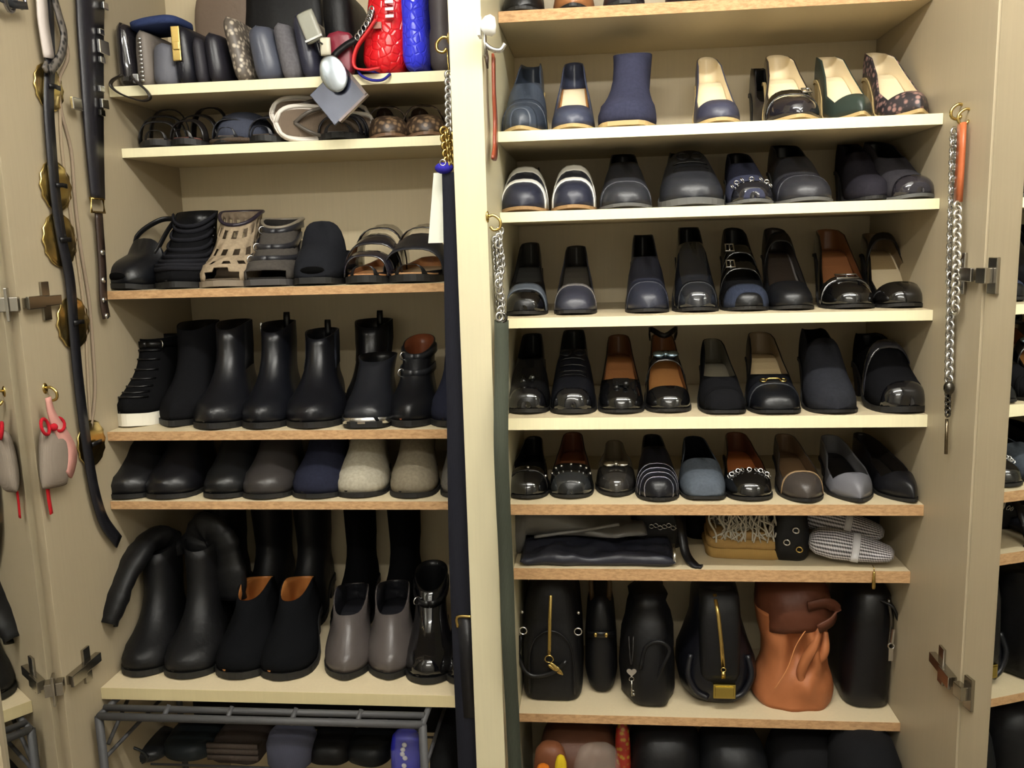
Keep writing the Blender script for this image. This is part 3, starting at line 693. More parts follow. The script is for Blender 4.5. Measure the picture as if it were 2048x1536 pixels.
shoe(K, 'ballet_flat', 'black patent flat with a silver chain and tan insole', 1448, 1541, 862, 1005, pat(18, 18, 19), lea(96, 58, 38), lea(160, 94, 52), throat=.24, ol=.06, op=.62, toe='round', deco=[('chain', .2, SILV, 11)], group=g)
shoe(K, 'pump', 'dark brown leather pump with tan rim and brown insole', 1556, 1644, 862, 1010, lea(62, 56, 52), lea(110, 88, 66), lea(112, 88, 62), throat=.22, ol=.035, op=.66, toe='almond', deco=[('band', .205, .22, lea(150, 124, 92), 'trim')], group=g)
shoe(K, 'pump', 'pale grey pointed pump with black insole', 1654, 1746, 864, 1013, lea(104, 104, 114), lea(112, 112, 120), lea(30, 28, 26), throat=.2, ol=.05, op=.66, toe='point', group=g)
shoe(K, 'pump', 'black pointed pump turned outward at the right end', 1752, 1832, 862, 1011, lea(26, 26, 31), lea(40, 36, 32), throat=.22, ol=.06, op=.62, toe='point', rot=9, group=g)

# ------------------------------------------------------------------ shoes, left wardrobe
g = 'sandals on the third left shelf'
K = 'L3'
t = shoe(K, 'slingback', 'glossy black peep-toe slingback with its strap standing up at left end', 232, 328, 500, 572, lea(20, 22, 28), lea(26, 24, 22), L=.23, throat=.4, ol=.05, op=.93, hs=1.3, inst=.082, lo_=.022, ts=.01, toe='square', group=g, rot=-14, deco=[('peep',)])
mesh('back_strap', tube(smoothpath([(-.036, .08, .07), (-.036, .12, .115), (-.022, .165, .142), (.0, .18, .146), (.022, .165, .142), (.036, .12, .115), (.036, .08, .07)], 30), .006, 8, ref=(0, 1, 0), r2=.0025), lea(20, 20, 22), t)
bootie(K, 'ankle_boot', 'black woven-front bootie with studded side', 318, 424, 422, 571, sue(26, 26, 29), DK, L=.24, lift=.04, toe='almond', front=.10, deco=[('braid', sue(32, 32, 36), 3, 14), ('studs', mat('met', (120, 118, 124)), 3, 9, (5, 6, 7))], group=g, rot=7)
bootie(K, 'gladiator_sandal', 'taupe lattice cut-out peep-toe bootie', 409, 516, 424, 571, sue(148, 132, 110), sue(112, 98, 82), mat('rub', (120, 108, 92)), L=.24, lift=.04, toe='round', front=.10, peep=(.06, .03), lattice=True, insole=lea(88, 76, 62), deco=[('cuff', lea(40, 34, 44))], group=g, rot=6)
bootie(K, 'gladiator_sandal', 'grey and black strappy peep-toe sandal beside the lattice bootie', 496, 600, 440, 568, sue(70, 66, 62), sue(40, 38, 36), mat('rub', (60, 58, 58)), L=.24, lift=.03, toe='square', front=.095, peep=(.05, .026), deco=[('straps', lea(38, 38, 42), (5, 7, 9), 1, SILV), ('cuff', lea(120, 112, 98))], group=g, rot=6)
shoe(K, 'mule', 'black suede open-toe mule with a tall rounded vamp', 594, 692, 450, 569, sue(30, 31, 35), sue(18, 18, 18), lea(30, 28, 26), throat=.4, ol=.05, op=.8, hs=1.55, inst=.088, toe='square', lo_=.012, ts=.012, rot=3, deco=[('peep',)], group=g)
shoe(K, 'sandal', 'dark patent strap sandal with tan footbed', 698, 790, 452, 566, lea(26, 24, 28), lea(140, 92, 58), lea(176, 124, 80), throat=.02, ol=.02, op=.9, toe='round', lo_=.012, ts=.014, deco=[('band', .09, .23, pat(30, 28, 44), 'strap', 0, .005), ('band', .32, .58, pat(26, 26, 38), 'strap', 0, .012), ('band', .6, .84, pat(24, 24, 30), 'strap', 0, .022), ('buckle', .56, SILV, .01)], group=g)
shoe(K, 'sandal', 'black leather wide-band sandal with tan footbed behind the paper tag', 782, 886, 452, 566, lea(24, 24, 27), lea(150, 104, 66), lea(196, 150, 104), throat=.02, ol=.02, op=.9, toe='round', lo_=.01, ts=.014, deco=[('band', .14, .54, lea(30, 31, 36), 'wide_strap', 0, .012), ('band', .6, .84, pat(22, 22, 26), 'strap', 0, .022)], group=g)
g = 'ankle boots on the fourth left shelf'
K = 'L4'
bootie(K, 'high_top_sneaker', 'black high-top sneaker with thick white sole', 240, 332, 668, 856, sue(24, 24, 26), DK, mat('rub', (226, 222, 208)), L=.24, lift=.0, ts=.026, toe='almond', deco=[('laces', lea(18, 18, 20), 4, 11), ('straps', lea(16, 16, 18), (11,), -1, SILV)], group=g, rot=1)
bootie(K, 'ankle_boot', 'black suede pointed boot between the sneaker and a glossy boot', 320, 420, 640, 856, sue(30, 30, 33), DK, L=.25, lift=.02, toe='point', group=g, rot=4)
bootie(K, 'ankle_boot', 'polished black leather boot with bright shaft highlight', 392, 500, 638, 865, lea(26, 27, 33), DK, L=.25, lift=.02, toe='almond', sw=.033, group=g, rot=5, deco=[('gore', mat('fab', (20, 20, 22)), 5)])
bootie(K, 'ankle_boot', 'glossy black boot with silver side zipper', 488, 586, 640, 861, lea(20, 22, 30), DK, L=.25, lift=.025, toe='almond', sw=.033, group=g, rot=4, deco=[('zip', 1, SILV, 6), ('tab', lea(16, 16, 18))])
bootie(K, 'chelsea_boot', 'black chelsea boot with elastic sides and pull tab', 574, 690, 655, 867, lea(22, 23, 30), DK, L=.26, lift=.02, toe='almond', sw=.033, group=g, rot=7, deco=[('gore', mat('fab', (30, 32, 40)), 5), ('tab', lea(18, 18, 20))])
bootie(K, 'chelsea_boot', 'black chelsea boot with pull tab pushed back behind the metal-toed one', 694, 776, 636, 826, lea(18, 18, 22), DK, L=.22, lift=.02, toe='almond', sw=.04, group=g, deco=[('gore', mat('fab', (22, 22, 24)), 5), ('tab', lea(16, 16, 18))])
bootie(K, 'ankle_boot', 'low black boot with a metal rim round its toe', 694, 790, 704, 859, lea(24, 26, 34), DK, L=.235, lift=.014, toe='square', sw=.04, front=.1, group=g, rot=3, deco=[('rim', SILV)])
bootie(K, 'buckle_boot', 'black buckled boot with rust-brown lining', 780, 874, 668, 857, lea(22, 23, 28), lea(120, 66, 40), L=.24, lift=.012, toe='almond', sw=.033, front=.115, group=g, rot=2, deco=[('straps', lea(28, 30, 36), (8, 10), 1, SILV)])
bootie(K, 'ankle_boot', 'navy suede boot partly hidden by the black hanging strap', 862, 960, 690, 857, sue(28, 31, 52), DK, L=.24, lift=.012, toe='almond', sw=.033, group=g)
g = 'low boots on the fifth left shelf'
K = 'L5'
for (nm, lb, a, b, bt, m, toe, kw) in [
    ('ankle_boot', 'black leather boot at the left end of the low row', 222, 322, 1001, lea(28, 28, 31), 'round', {}),
    ('ankle_boot', 'creased glossy black boot second in the low row', 304, 406, 1001, lea(22, 22, 27), 'round', {}),
    ('ankle_boot', 'black boot left of the dark grey-brown one', 418, 508, 1000, lea(26, 27, 29), 'round', {}),
    ('ankle_boot', 'dark grey-brown leather boot next to navy suede', 494, 594, 1001, lea(50, 47, 46), 'round', dict(deco=[('zip', 1, DMET, 5)])),
    ('ankle_boot', 'navy blue suede bootie left of the pale grey one', 592, 696, 1000, sue(30, 33, 56), 'round', {}),
    ('ankle_boot', 'pale grey suede bootie, lightest of its row', 677, 778, 998, sue(158, 152, 136), 'round', {}),
    ('ankle_boot', 'taupe suede bootie right of the pale grey one', 784, 876, 999, sue(116, 108, 92), 'round', {}),
    ('ankle_boot', 'grey bootie just left of the black hanging strap', 884, 970, 999, sue(90, 86, 80), 'round', {})]:
    bootie(K, nm, lb, a, b, 800, bt, m, DK, L=.24, lift=.006, ts=.009, toe=toe, sw=.04, group=g, rot=4, **kw)
g = 'boots on the bottom left shelf'
K = 'L6'
SLB = mat('soft', (24, 24, 26))
bootie(K, 'clog', 'black suede clog with tan lining, left one of the pair', 440, 546, 1152, 1362, sue(22, 23, 26), lea(176, 116, 62), L=.25, lift=.045, ts=.014, toe='round', front=.115, sw=.031, group=g, rot=5, cat='shoe')
bootie(K, 'clog', 'black suede clog with tan lining, right one of the pair', 527, 632, 1152, 1364, sue(22, 23, 26), lea(176, 116, 62), L=.25, lift=.045, ts=.014, toe='round', front=.115, sw=.031, group=g, rot=5, cat='shoe')
bootie(K, 'ankle_boot', 'grey-brown leather bootie, left one of the pair', 652, 744, 1166, 1363, lea(78, 72, 70), lea(30, 30, 34), L=.25, lift=.05, toe='almond', front=.095, sw=.036, group=g, rot=9)
bootie(K, 'ankle_boot', 'grey-brown leather bootie, right one of the pair', 736, 832, 1160, 1362, lea(78, 72, 70), lea(30, 30, 34), L=.25, lift=.05, toe='almond', front=.095, sw=.036, group=g, rot=9)
bootie(K, 'ankle_boot', 'glossy black boot with small silver stud beside the grey pair', 814, 908, 1120, 1371, pat(20, 20, 23), DK, L=.25, lift=.03, toe='round', group=g, rot=7, deco=[('straps', lea(16, 16, 18), (9,), 1, SILV)])
bootie(K, 'ankle_boot', 'glossy black boot mostly hidden behind the hanging strap', 892, 980, 1120, 1374, pat(20, 20, 23), DK, L=.25, lift=.03, toe='round', group=g, rot=4)
# tall boots standing at the back
for (a, b, top, lb, dx, fl) in [(384, 470, 1040, 'tall black boot standing at the back behind the folded pair', .06, 1.25), (480, 566, 1040, 'tall black boot behind the left clog', .07, 1.3), (566, 648, 1040, 'tall black boot behind the right clog', .06, 1.3),
                           (668, 742, 1040, 'tall black suede boot behind the grey pair, left one', .075, 1.15), (756, 836, 1040, 'tall black suede boot behind the grey pair, right one', .08, 1.2)]:
    z, yf = SH[K]; y = .10
    xa, xb = wx(a, y + .09, z + .1), wx(b, y + .09, z + .1)
    boot('tall_boot', lb, 'boot', (xa + xb) / 2, y, z, .255, xb - xa, .318, sue(17, 17, 19) if a > 600 else SLB, DK, mat('rub', (20, 20, 20)), toe='round', ts=.014, lift=.035, sw=(xb - xa) * .36, flare=fl, lean=-.06, group='tall boots at the back', rot=0, deco=[('cuff', sue(20, 20, 22))])
# folded pair of tall boots at the left end: foot plus a slouched shaft that hangs over to the side
def folded(lb, a, b, bt, H, path, rad, rot, flat=1.2):
    x, y, z, L, W, h_ = spot(K, a, b, 1200, bt, .25)
    t = boot('tall_boot', lb, 'boot', x, y, z, L, W, H, SLB, DK, mat('rub', (20, 20, 20)), toe='round', ts=.012, lift=.02, sw=.035, rot=rot, flare=1.15, group='folded tall boots')
    pts = smoothpath(path, 30); n = len(pts)
    rr = [rad * (1 + .07 * math.sin(i * .8) + .04 * math.sin(i * 2.1)) for i in range(n)]
    mesh('folded_shaft', tube(pts, rr, 20, ref=(0, 1, .2), r2=[flat * v for v in rr], cap=False), [SLB, DK], t, solid=.003)
    return t
folded('tall black boot folded over at the left end, left one of the pair', 256, 348, 1357, .225, [(.004, .19, .19), (.0, .18, .222), (-.014, .15, .232), (-.034, .10, .205), (-.052, .055, .158), (-.066, .02, .108)], .024, 8, 2.0)
folded('tall black boot folded over at the left end, right one of the pair', 338, 444, 1361, .235, [(-.004, .19, .20), (.004, .19, .232), (.020, .185, .24), (.036, .18, .215), (.046, .175, .17), (.05, .17, .10)], .024, 8, 2.0)

# ------------------------------------------------------------------ handbags on the lowest right shelf
def footprint(key, x0, x1, bot):
    z, yf = SH[key]; y = max(yf + .004, on_z((x0 + x1) / 2, bot, z).y)
    a, b = wx(x0, y + .02, z + .03), wx(x1, y + .02, z + .03)
    return (a + b) / 2, y, z, b - a
def ry_(p): return Vector(p)
g = 'handbags on the bottom right shelf'
BAGB = mat('soft', (22, 22, 25)); BAGL = lea(21, 21, 25)
def bagthing(name, lb, x0, x1, bot, cat='handbag'):
    x, y, z, W = footprint('R7', x0, x1, bot)
    return thing(name, lb, cat, (x, y, z), 0, g), x, y, z, W
def loc(px, py, y, base):   # photo point at depth y expressed relative to a thing's base
    return on_y(px, py, y) - Vector(base)
# 1 structured bag with gold charm
t, x, y, z, W = bagthing('handbag', 'black handbag with gold zipper and feather charm at left end', 1044, 1166, 1405); h = W / 2
mesh('body', stack([(0, 0, .12, h * .9, .112, 5), (.006, 0, .12, h * .97, .118, 5), (.02, 0, .12, h, .12, 5), (.12, 0, .12, h * .98, .118, 5), (.2, 0, .12, h * .9, .112, 4), (.25, 0, .12, h * .72, .106, 3.4), (.268, 0, .12, h * .5, .1, 3), (.272, 0, .12, h * .3, .09, 3)], wr=.0015), BAGB, t)
fy = .000
arch = [(-h * .72, fy, .02), (-h * .72, fy, .09), (-h * .6, fy, .135), (-h * .3, fy, .158), (0, fy, .164), (h * .3, fy, .158), (h * .6, fy, .135), (h * .72, fy, .09), (h * .72, fy, .02)]
mesh('pocket_piping', tube(smoothpath(arch, 30), .0022, 6), BAGL, t)
mesh('strap', ribbon(smoothpath([(-h * .98, .005, .15), (-h * 1.02, .0, .1), (-h * .7, -.006, .065), (0, -.008, .072), (h * .5, -.006, .10)], 18), (0, .2, 1), .004, .003), BAGL, t)
mesh('zipper', ribbon([(0, .03, .262), (.001, .012, .235), (-.001, .0, .19), (-.003, -.003, .13), (-.004, -.004, .112)], (1, 0, 0), .0035, .003), GOLD, t)
cm = mesh('charm', add(ring((-.004, -.007, .104), .009, .0016, (0, 1, .2), 14, 5), xf(ball((0, 0, 0), .006, .002, .018), Matrix.Translation((.010, -.008, .083)) @ Matrix.Rotation(-.75, 4, 'Y')), xf(ball((0, 0, 0), .004, .002, .012), Matrix.Translation((.018, -.008, .078)) @ Matrix.Rotation(-.6, 4, 'Y')), xf(ball((0, 0, 0), .004, .002, .012), Matrix.Translation((.003, -.008, .084)) @ Matrix.Rotation(-.9, 4, 'Y'))), GOLD, t)
for sx in (-1, 1):
    mesh('d_ring', ring((sx * h * .88, -.002, .165), .008, .0016, (0, 1, 0), 12, 5), SILV, t)
    mesh('stud', ball((sx * h * .9, .004, .205), .004, n=8, m=5), SILV, t)
# 2 narrow bag
t, x, y, z, W = bagthing('handbag', 'narrow black handbag with two gold studs, second from the left', 1170, 1236, 1391); h = W / 2
mesh('body', stack([(0, 0, .11, h * .3, .09), (.004, 0, .11, h * .62, .1), (.014, 0, .11, h * .88, .108), (.035, 0, .11, h, .11), (.1, 0, .11, h * .98, .11), (.16, 0, .11, h * .86, .106), (.2, 0, .11, h * .6, .1), (.215, 0, .11, h * .3, .09)], e=3.2, wr=.0012), BAGB, t)
mesh('band', ribbon([(-h * .8, .002, .142), (0, -.003, .143), (h * .8, .002, .142)], (0, 0, 1), .007, .003), BAGL, t)
for sx in (-1, 1): mesh('stud', ball((sx * h * .32, -.004, .143), .0048, .003, .0058, n=9, m=6), GOLD, t)
for sx in (-1, 1): mesh('handle', ribbon(smoothpath([(sx * h * .5, .05, .2), (sx * h * .55, .045, .25), (sx * h * .2, .05, .275), (sx * h * .1, .14, .278), (sx * h * .3, .17, .2)], 16), (1, 0, 0), .005, .004), lea(70, 54, 34), t)
# 3 slouchy bucket bag
t, x, y, z, W = bagthing('bucket_bag', 'slouchy black bucket bag with silver heart and key charm', 1243, 1351, 1419); h = W / 2
mesh('body', stack([(0, 0, .1, h * .86, .085), (.005, 0, .1, h * .97, .093), (.02, 0, .1, h, .097), (.07, 0, .1, h * 1.0, .097), (.12, 0, .1, h * .98, .095), (.16, .002, .1, h * .9, .09), (.19, .004, .1, h * .78, .08), (.21, .004, .1, h * .6, .07), (.226, .004, .1, h * .66, .074), (.236, .004, .1, h * .3, .05)], e=2.8, wr=.012, ws=16, seed=4, n=40), BAGB, t)
mesh('fold', tube(smoothpath([(.2 * h, .006, .05), (.5 * h, -.002, .1), (.75 * h, .0, .135), (.4 * h, -.003, .155), (-.1 * h, .002, .14), (-.3 * h, .004, .09)], 26), .004, 8), BAGB, t)
mesh('cord', add(tube(smoothpath([(-.72 * h, .01, .16), (-.7 * h, -.003, .13), (-.66 * h, -.006, .104)], 8), .0013, 5), tube(smoothpath([(-.55 * h, .01, .16), (-.58 * h, -.003, .13), (-.64 * h, -.006, .104)], 8), .0013, 5)), lea(40, 38, 38), t)
hp = []
for i in range(24):
    a = 2 * PI * i / 24; hp.append((.00065 * 16 * math.sin(a) ** 3, .00065 * (13 * math.cos(a) - 5 * math.cos(2 * a) - 2 * math.cos(3 * a) - math.cos(4 * a))))
V = [(-.64 * h + px_, -.012, .09 + pz_) for px_, pz_ in hp] + [(-.64 * h + px_, -.008, .09 + pz_) for px_, pz_ in hp]
F = [tuple(range(24)), tuple(range(47, 23, -1))] + [(i, 24 + i, 24 + (i + 1) % 24, (i + 1) % 24) for i in range(24)]
mesh('heart_charm', (V, F), SILV, t, smooth=False, fixn=True)
mesh('key_charm', add(ring((-.64 * h, -.01, .074), .005, .0013, (0, 1, 0), 10, 5), tube([(-.64 * h, -.01, .069), (-.63 * h, -.01, .035)], .0017, 6), box(-.63 * h, -.63 * h + .006, -.0112, -.0088, .036, .042), box(-.63 * h, -.63 * h + .005, -.0112, -.0088, .045, .049)), mat('met', (160, 158, 152)), t)
# 4 glossy bag with gold clasp
t, x, y, z, W = bagthing('handbag', 'glossy black bag with gold zipper and square gold clasp', 1358, 1520, 1420); h = W / 2
GB = mat('lea', (24, 25, 33))
mesh('body', stack([(0, 0, .105, h * .6, .07), (.006, 0, .105, h * .76, .085), (.02, 0, .105, h * .91, .097), (.05, 0, .105, h, .104), (.085, 0, .105, h * .97, .102), (.115, 0, .105, h * .84, .096), (.17, 0, .105, h * .64, .09), (.22, 0, .105, h * .6, .085), (.25, 0, .105, h * .5, .075), (.262, 0, .105, h * .3, .06)], e=2.6, wr=.004, ws=18, n=36), GB, t)
for sx in (-1, 1): mesh('side_crease', tube(smoothpath([(sx * h * .70, .03, .11), (sx * h * .78, .018, .07), (sx * h * .58, .012, .035), (sx * h * .3, .008, .022)], 18), .007, 8), GB, t)
mesh('front_panel', stack([(.06, 0, .03, h * .44, .028, 4), (.08, 0, .028, h * .5, .03, 4), (.2, 0, .034, h * .5, .03, 4), (.245, 0, .045, h * .46, .03, 4), (.252, 0, .05, h * .3, .02, 3)]), BAGB, t)
mesh('zipper', ribbon([(-.012, .02, .25), (-.006, .002, .21), (.0, -.004, .15), (.004, -.005, .098)], (1, 0, 0), .0038, .003), GOLD, t)
mesh('zipper_pull', add(ring((.004, -.008, .095), .005, .0013, (0, 1, 0), 10, 5), box(.0, .008, -.0095, -.0065, .076, .09)), GOLD, t)
mesh('clasp', add(box(-.017, .029, -.013, -.004, .033, .064), box(-.013, .025, -.0155, -.013, .037, .060)), mat('met', (190, 170, 90)), t, smooth=False, bevel=.0015)
# 5 brown leather sack
t, x, y, z, W = bagthing('sack_bag', 'slouching tan-brown leather sack bag with creased front', 1516, 1682, 1430, 'bag'); h = W / 2
BRN = mat('soft', (160, 98, 60)); BRN_SHADE = mat('soft', (84, 46, 30))  # second brown: folded top with the upper shelf's shadow put into its colour
lv = []
for k in range(26):
    q = k / 25; zz = .205 * q
    prof = pch([(0, .90), (.05, .99), (.12, 1.0), (.25, .93), (.42, .80), (.6, .78), (.8, .84), (1, .86)])
    lv.append((zz, -.004 + .006 * math.sin(q * 4), .09, h * prof(q), .078 - .01 * q, 2.6))
V, F = stack(lv, n=64)
V2 = []
for p in V:
    p = Vector(p); q = p.z / .205
    if p.y < .09:
        fr = (.09 - p.y) / .08
        s1 = math.exp(-((p.x - .010 + .02 * q) / .016) ** 2) * math.exp(-((q - .62) / .26) ** 2)
        s2 = math.exp(-((p.x - .036 + .05 * (q - .5)) / .013) ** 2) * math.exp(-((q - .7) / .3) ** 2)
        s3 = math.exp(-((p.x - .012) / .022) ** 2) * math.exp(-((q - .28) / .14) ** 2)
        s4 = math.exp(-((p.x + .028 - .02 * q) / .016) ** 2) * math.exp(-((q - .5) / .35) ** 2)
        p.y += fr * (.034 * s1 - .024 * s2 - .020 * s3 + .012 * s4 + .008 * noise.noise(p * 26))
    V2.append(p)
mesh('body', (V2, F), BRN, t)
mesh('flap', xf(stack([(.185, 0, .088, h * .86, .074, 2.6), (.2, 0, .086, h * .89, .079, 2.6), (.235, -.002, .088, h * .90, .079, 2.6), (.268, .0, .09, h * .82, .07, 2.4), (.282, .0, .09, h * .4, .05, 2.4)], wr=.007, ws=22, n=44), Matrix.Translation((0, 0, .2)) @ Matrix.Rotation(-.16, 4, 'Y') @ Matrix.Translation((0, 0, -.21))), BRN_SHADE, t)
mesh('strap', ribbon(smoothpath([(h * .35, .0, .19), (h * .68, .006, .205), (h * .80, .016, .225), (h * .55, .008, .243), (h * .1, .004, .236)], 18), (0, -.3, 1), .012, .004), BRN_SHADE, t)
for P_, r_ in (([(h * .42, .016, .185), (h * .30, .010, .15), (h * .10, .012, .115), (h * .02, .018, .08), (h * .16, .016, .045)], .011), ([(h * .62, .03, .17), (h * .56, .02, .13), (h * .36, .022, .10)], .010)):
    mesh('fold', tube(smoothpath(P_, 24), [r_ * (.35 + .65 * math.sin(PI * (i + 1.5) / 27.5)) for i in range(25)], 10), BRN, t)
mesh('seam', tube(smoothpath([(-h * .62, .012, .05), (-h * .35, .004, .1), (-h * .15, .006, .15), (.1 * h, .01, .185)], 20), .0011, 5), lea(205, 140, 90), t)
# 6 black tote with silver zipper
t, x, y, z, W = bagthing('tote_bag', 'black leather tote with silver zipper pull beside the brown sack', 1688, 1790, 1424, 'bag'); h = W / 2
mesh('body', stack([(0, 0, .12, h * .92, .1, 4), (.005, 0, .12, h * .98, .108, 4), (.03, 0, .12, h, .11, 3.6), (.1, .002, .12, h * .98, .11, 3.4), (.18, .004, .12, h * .98, .108, 3.2), (.24, .004, .12, h * .9, .1, 3), (.262, .004, .12, h * .6, .08, 3)], wr=.005, ws=15, seed=2, n=40), BAGL, t)
mesh('zipper', ribbon(smoothpath([(h * .55, .012, .245), (h * .66, .006, .2), (h * .6, .004, .15)], 10), (1, 0, 0), .004, .003), DMET, t)
mesh('zipper_pull', add(box(h * .5, h * .5 + .009, -.008, -.004, .118, .146), ring((h * .5 + .005, -.006, .15), .006, .0015, (0, 1, 0), 10, 5), tube([(h * .5 + .006, -.005, .155), (h * .5 + .010, -.002, .185)], .0035, 6)), SILV, t, smooth=False)
mesh('handle', ribbon(smoothpath([(h * .2, .03, .24), (h * .75, .01, .225), (h * 1.04, .02, .16), (h * 1.0, .04, .08)], 16), (0, 1, .2), .008, .005), BAGL, t)

# ------------------------------------------------------------------ folded pouches and cloths on the low right shelf
g = 'pouches on the low right shelf'
Z6, Y6 = SH['R6']
def flat(name, lb, cat, x0, x1, yc, hb, levels, m, seed=0, wr=.006, rot=0, z0=0, n=36, e=3.0, tilt=0):
    a, b = wx(x0, yc, Z6 + .02), wx(x1, yc, Z6 + .02); h = (b - a) / 2
    t = thing(name, lb, cat, ((a + b) / 2, yc, Z6 + z0), math.radians(rot), g)
    o = mesh('body', stack([(zz, 0, 0, h * ka, hb * kb) for zz, ka, kb in levels], e=e, wr=wr, ws=18, seed=seed, n=n), m, t)
    o.rotation_euler = (0, math.radians(tilt), 0)
    return t, h
LV = lambda T: [(0, .82, .8), (T * .08, .93, .92), (T * .3, 1, 1), (T * .6, .98, .98), (T * .85, .9, .88), (T * .97, .74, .7), (T, .45, .4)]
def drape(name, lb, x0, x1, y0, y1, hf, m, seed):
    xa, xb = wx(x0, (y0 + y1) / 2, Z6 + .02), wx(x1, (y0 + y1) / 2, Z6 + .02); nx, ny = 40, 16
    t = thing(name, lb, 'bag', ((xa + xb) / 2, y0, Z6), 0, g); V, F = [], []
    for k in (0, 1):
        for i in range(nx + 1):
            for j in range(ny + 1):
                u, v = i / nx, j / ny
                eu = min(1, min(u, 1 - u) / .05); ev = min(1, min(v, 1 - v) / .16)
                ed = (1 - (1 - eu) ** 2) ** .5 * (1 - (1 - ev) ** 2) ** .5
                h = hf(u, v); lo = h[0]; hi = h[1] + .010 * noise.noise(Vector((u * 7 + seed, v * 4, 0))) + .004 * noise.noise(Vector((u * 19, v * 9 + seed, 2)))
                wob = .008 * noise.noise(Vector((u * 5, seed + 3, v)))
                mid = (lo + hi) / 2
                z = lo + (mid - lo) * (1 - ed) if k == 0 else mid + (max(hi, lo + .006) - mid) * ed
                V.append(((u - .5) * (xb - xa), (y1 - y0) * v + wob, z))
    o = (nx + 1) * (ny + 1)
    for i in range(nx):
        for j in range(ny):
            q = (i * (ny + 1) + j, (i + 1) * (ny + 1) + j, (i + 1) * (ny + 1) + j + 1, i * (ny + 1) + j + 1)
            F.append(q[::-1]); F.append(tuple(o + c for c in q))
    mesh('body', (V, F), m, t, weld=.0002)
    return t, (xb - xa) / 2
nav = lambda u, v: (0, .022 + .010 * v + .006 * math.sin(u * 5 + 1) * v + .008 * math.exp(-((u - .25) / .12) ** 2))
t, h = drape('clutch_bag', 'navy leather clutch lying along the shelf front', 1044, 1346, .045, .165, nav, mat('lea', (36, 38, 54)), 1)
mesh('zipper', ribbon([(h * .985, .004, .008), (h * .995, .01, .026), (h * .985, .03, .04)], (1, 0, 0), .003, .004), SILV, t)
gry = lambda u, v: (max(0, .040 - .25 * max(0, v - .35)) if u > .12 else 0, .088 - .020 * u + .02 * math.sin(u * 6) * (1 - v) + .012 * v)
t, h = drape('clutch_bag', 'dark grey leather clutch slumped on top of the navy one', 1026, 1290, .10, .29, gry, lea(100, 98, 94), 5)
mesh('piping', tube(smoothpath([(-h * .62, -.002, .046), (-h * .2, -.004, .056), (h * .2, -.003, .064), (h * .6, .0, .074)], 24), .0035, 7), lea(112, 110, 108), t)
t = thing('shoe_box', 'pale grey box at the back behind the leather clutches', 'box', (wx(1165, .34, Z6), .33, Z6), 0, g)
mesh('box_body', box(-.115, .115, -.035, .035, 0, .1), mat('rub', (176, 160, 136)), t, smooth=False, bevel=.002)
mesh('box_lid', box(-.118, .118, -.037, .037, .092, .122), mat('rub', (184, 168, 144)), t, smooth=False, bevel=.002)
t, h = flat('belt_bag', 'small black bag with a large silver ring on its front', 'bag', 1262, 1372, .19, .04, LV(.118), BAGB, 3, .003)
mesh('ring', ring((-h * .62, -.046, .098), .014, .0024, (0, 1, .1), 20, 6), SILV, t)
mesh('eyelet', ring((h * .55, -.044, .092), .009, .003, (.3, 1, .1), 14, 6), mat('met', (180, 150, 120)), t)
mesh('chain', add(*[ring((-h * .3 + .009 * i, -.048 - .001 * (i % 2), .055 + .003 * math.sin(i * 2.1)), .005, .0013, (.3 * (i % 2), 1, .3), 9, 5) for i in range(7)]), SILV, t)
mesh('strap', ribbon(smoothpath([(h * .62, -.05, .085), (h * .70, -.085, .06), (h * .8, -.11, .02), (h * 1.05, -.135, .004), (h * 1.3, -.142, .003)], 18), (1, .2, 0), .009, .004), lea(26, 26, 32), t)
t, h = flat('folded_scarf', 'black folded scarf in the dark behind the tan cloth', 'scarf', 1362, 1440, .26, .05, LV(.115), mat('fab', (20, 20, 26)), 8, .005)
t = thing('folded_cloth', 'tan folded cloth stacked in three layers under the grey net', 'cloth', (wx(1492, .16, Z6), .165, Z6), math.radians(-3), g)
for i, (a, tz, dx) in enumerate([(.088, .022, .0), (.08, .02, -.006), (.068, .017, -.014)]):
    z0 = sum([.022, .02, .017][:i])
    mesh('folded_layer', stack([(z0 + tz * q, dx, 0, a * k, .07 * k) for q, k in ((0, .96), (.1, .99), (.5, 1), (.9, .99), (1, .95))], e=6, wr=.004, ws=24, seed=i, n=40), mat('fab', (158 - 6 * i, 126 - 5 * i, 72)), t)
t = thing('net_scarf', 'silver-grey crochet net scarf heaped on the tan cloth', 'scarf', (wx(1482, .15, Z6), .16, Z6 + .05), 0, g)
tubes = []; rnd = random.Random(3)
for i in range(70):
    ph0 = rnd.uniform(0, 2 * PI); zc = rnd.uniform(.0, .062); pts = []
    for k in range(7):
        ph = ph0 + k * .16; rr = 1 - .25 * (zc / .062) + .06 * math.sin(ph * 7 + i)
        pts.append((.066 * rr * math.cos(ph), .048 * rr * math.sin(ph) - .01, max(0.002, min(.07, zc + (k - 3) * .006 * (1 if i % 2 else -1) + .004 * math.sin(k * 2 + i)))))
    tubes.append(tube(smoothpath(pts, 12), .0017, 5))
for i in range(34):
    x0 = rnd.uniform(-.06, .062); q = lambda s_: rnd.uniform(-s_, s_)
    tubes.append(tube(smoothpath([(x0 + q(.015), -.05 + q(.006), .058 + q(.008)), (x0 + q(.02), -.06 + q(.006), .036 + q(.012)), (x0 + q(.02), -.065 + q(.006), .016 + q(.01)), (x0 + q(.015), -.068 + q(.006), rnd.uniform(-.012, .006))], 10), rnd.uniform(.0012, .0022), 5))
mesh('netting', add(*tubes), mat('fab', (168, 162, 148)), t)
mesh('inner_fold', stack([(.0, 0, 0, .056, .036), (.02, 0, 0, .06, .04), (.05, 0, 0, .05, .034), (.06, 0, 0, .03, .02)], wr=.004), mat('fab', (92, 88, 80)), t)
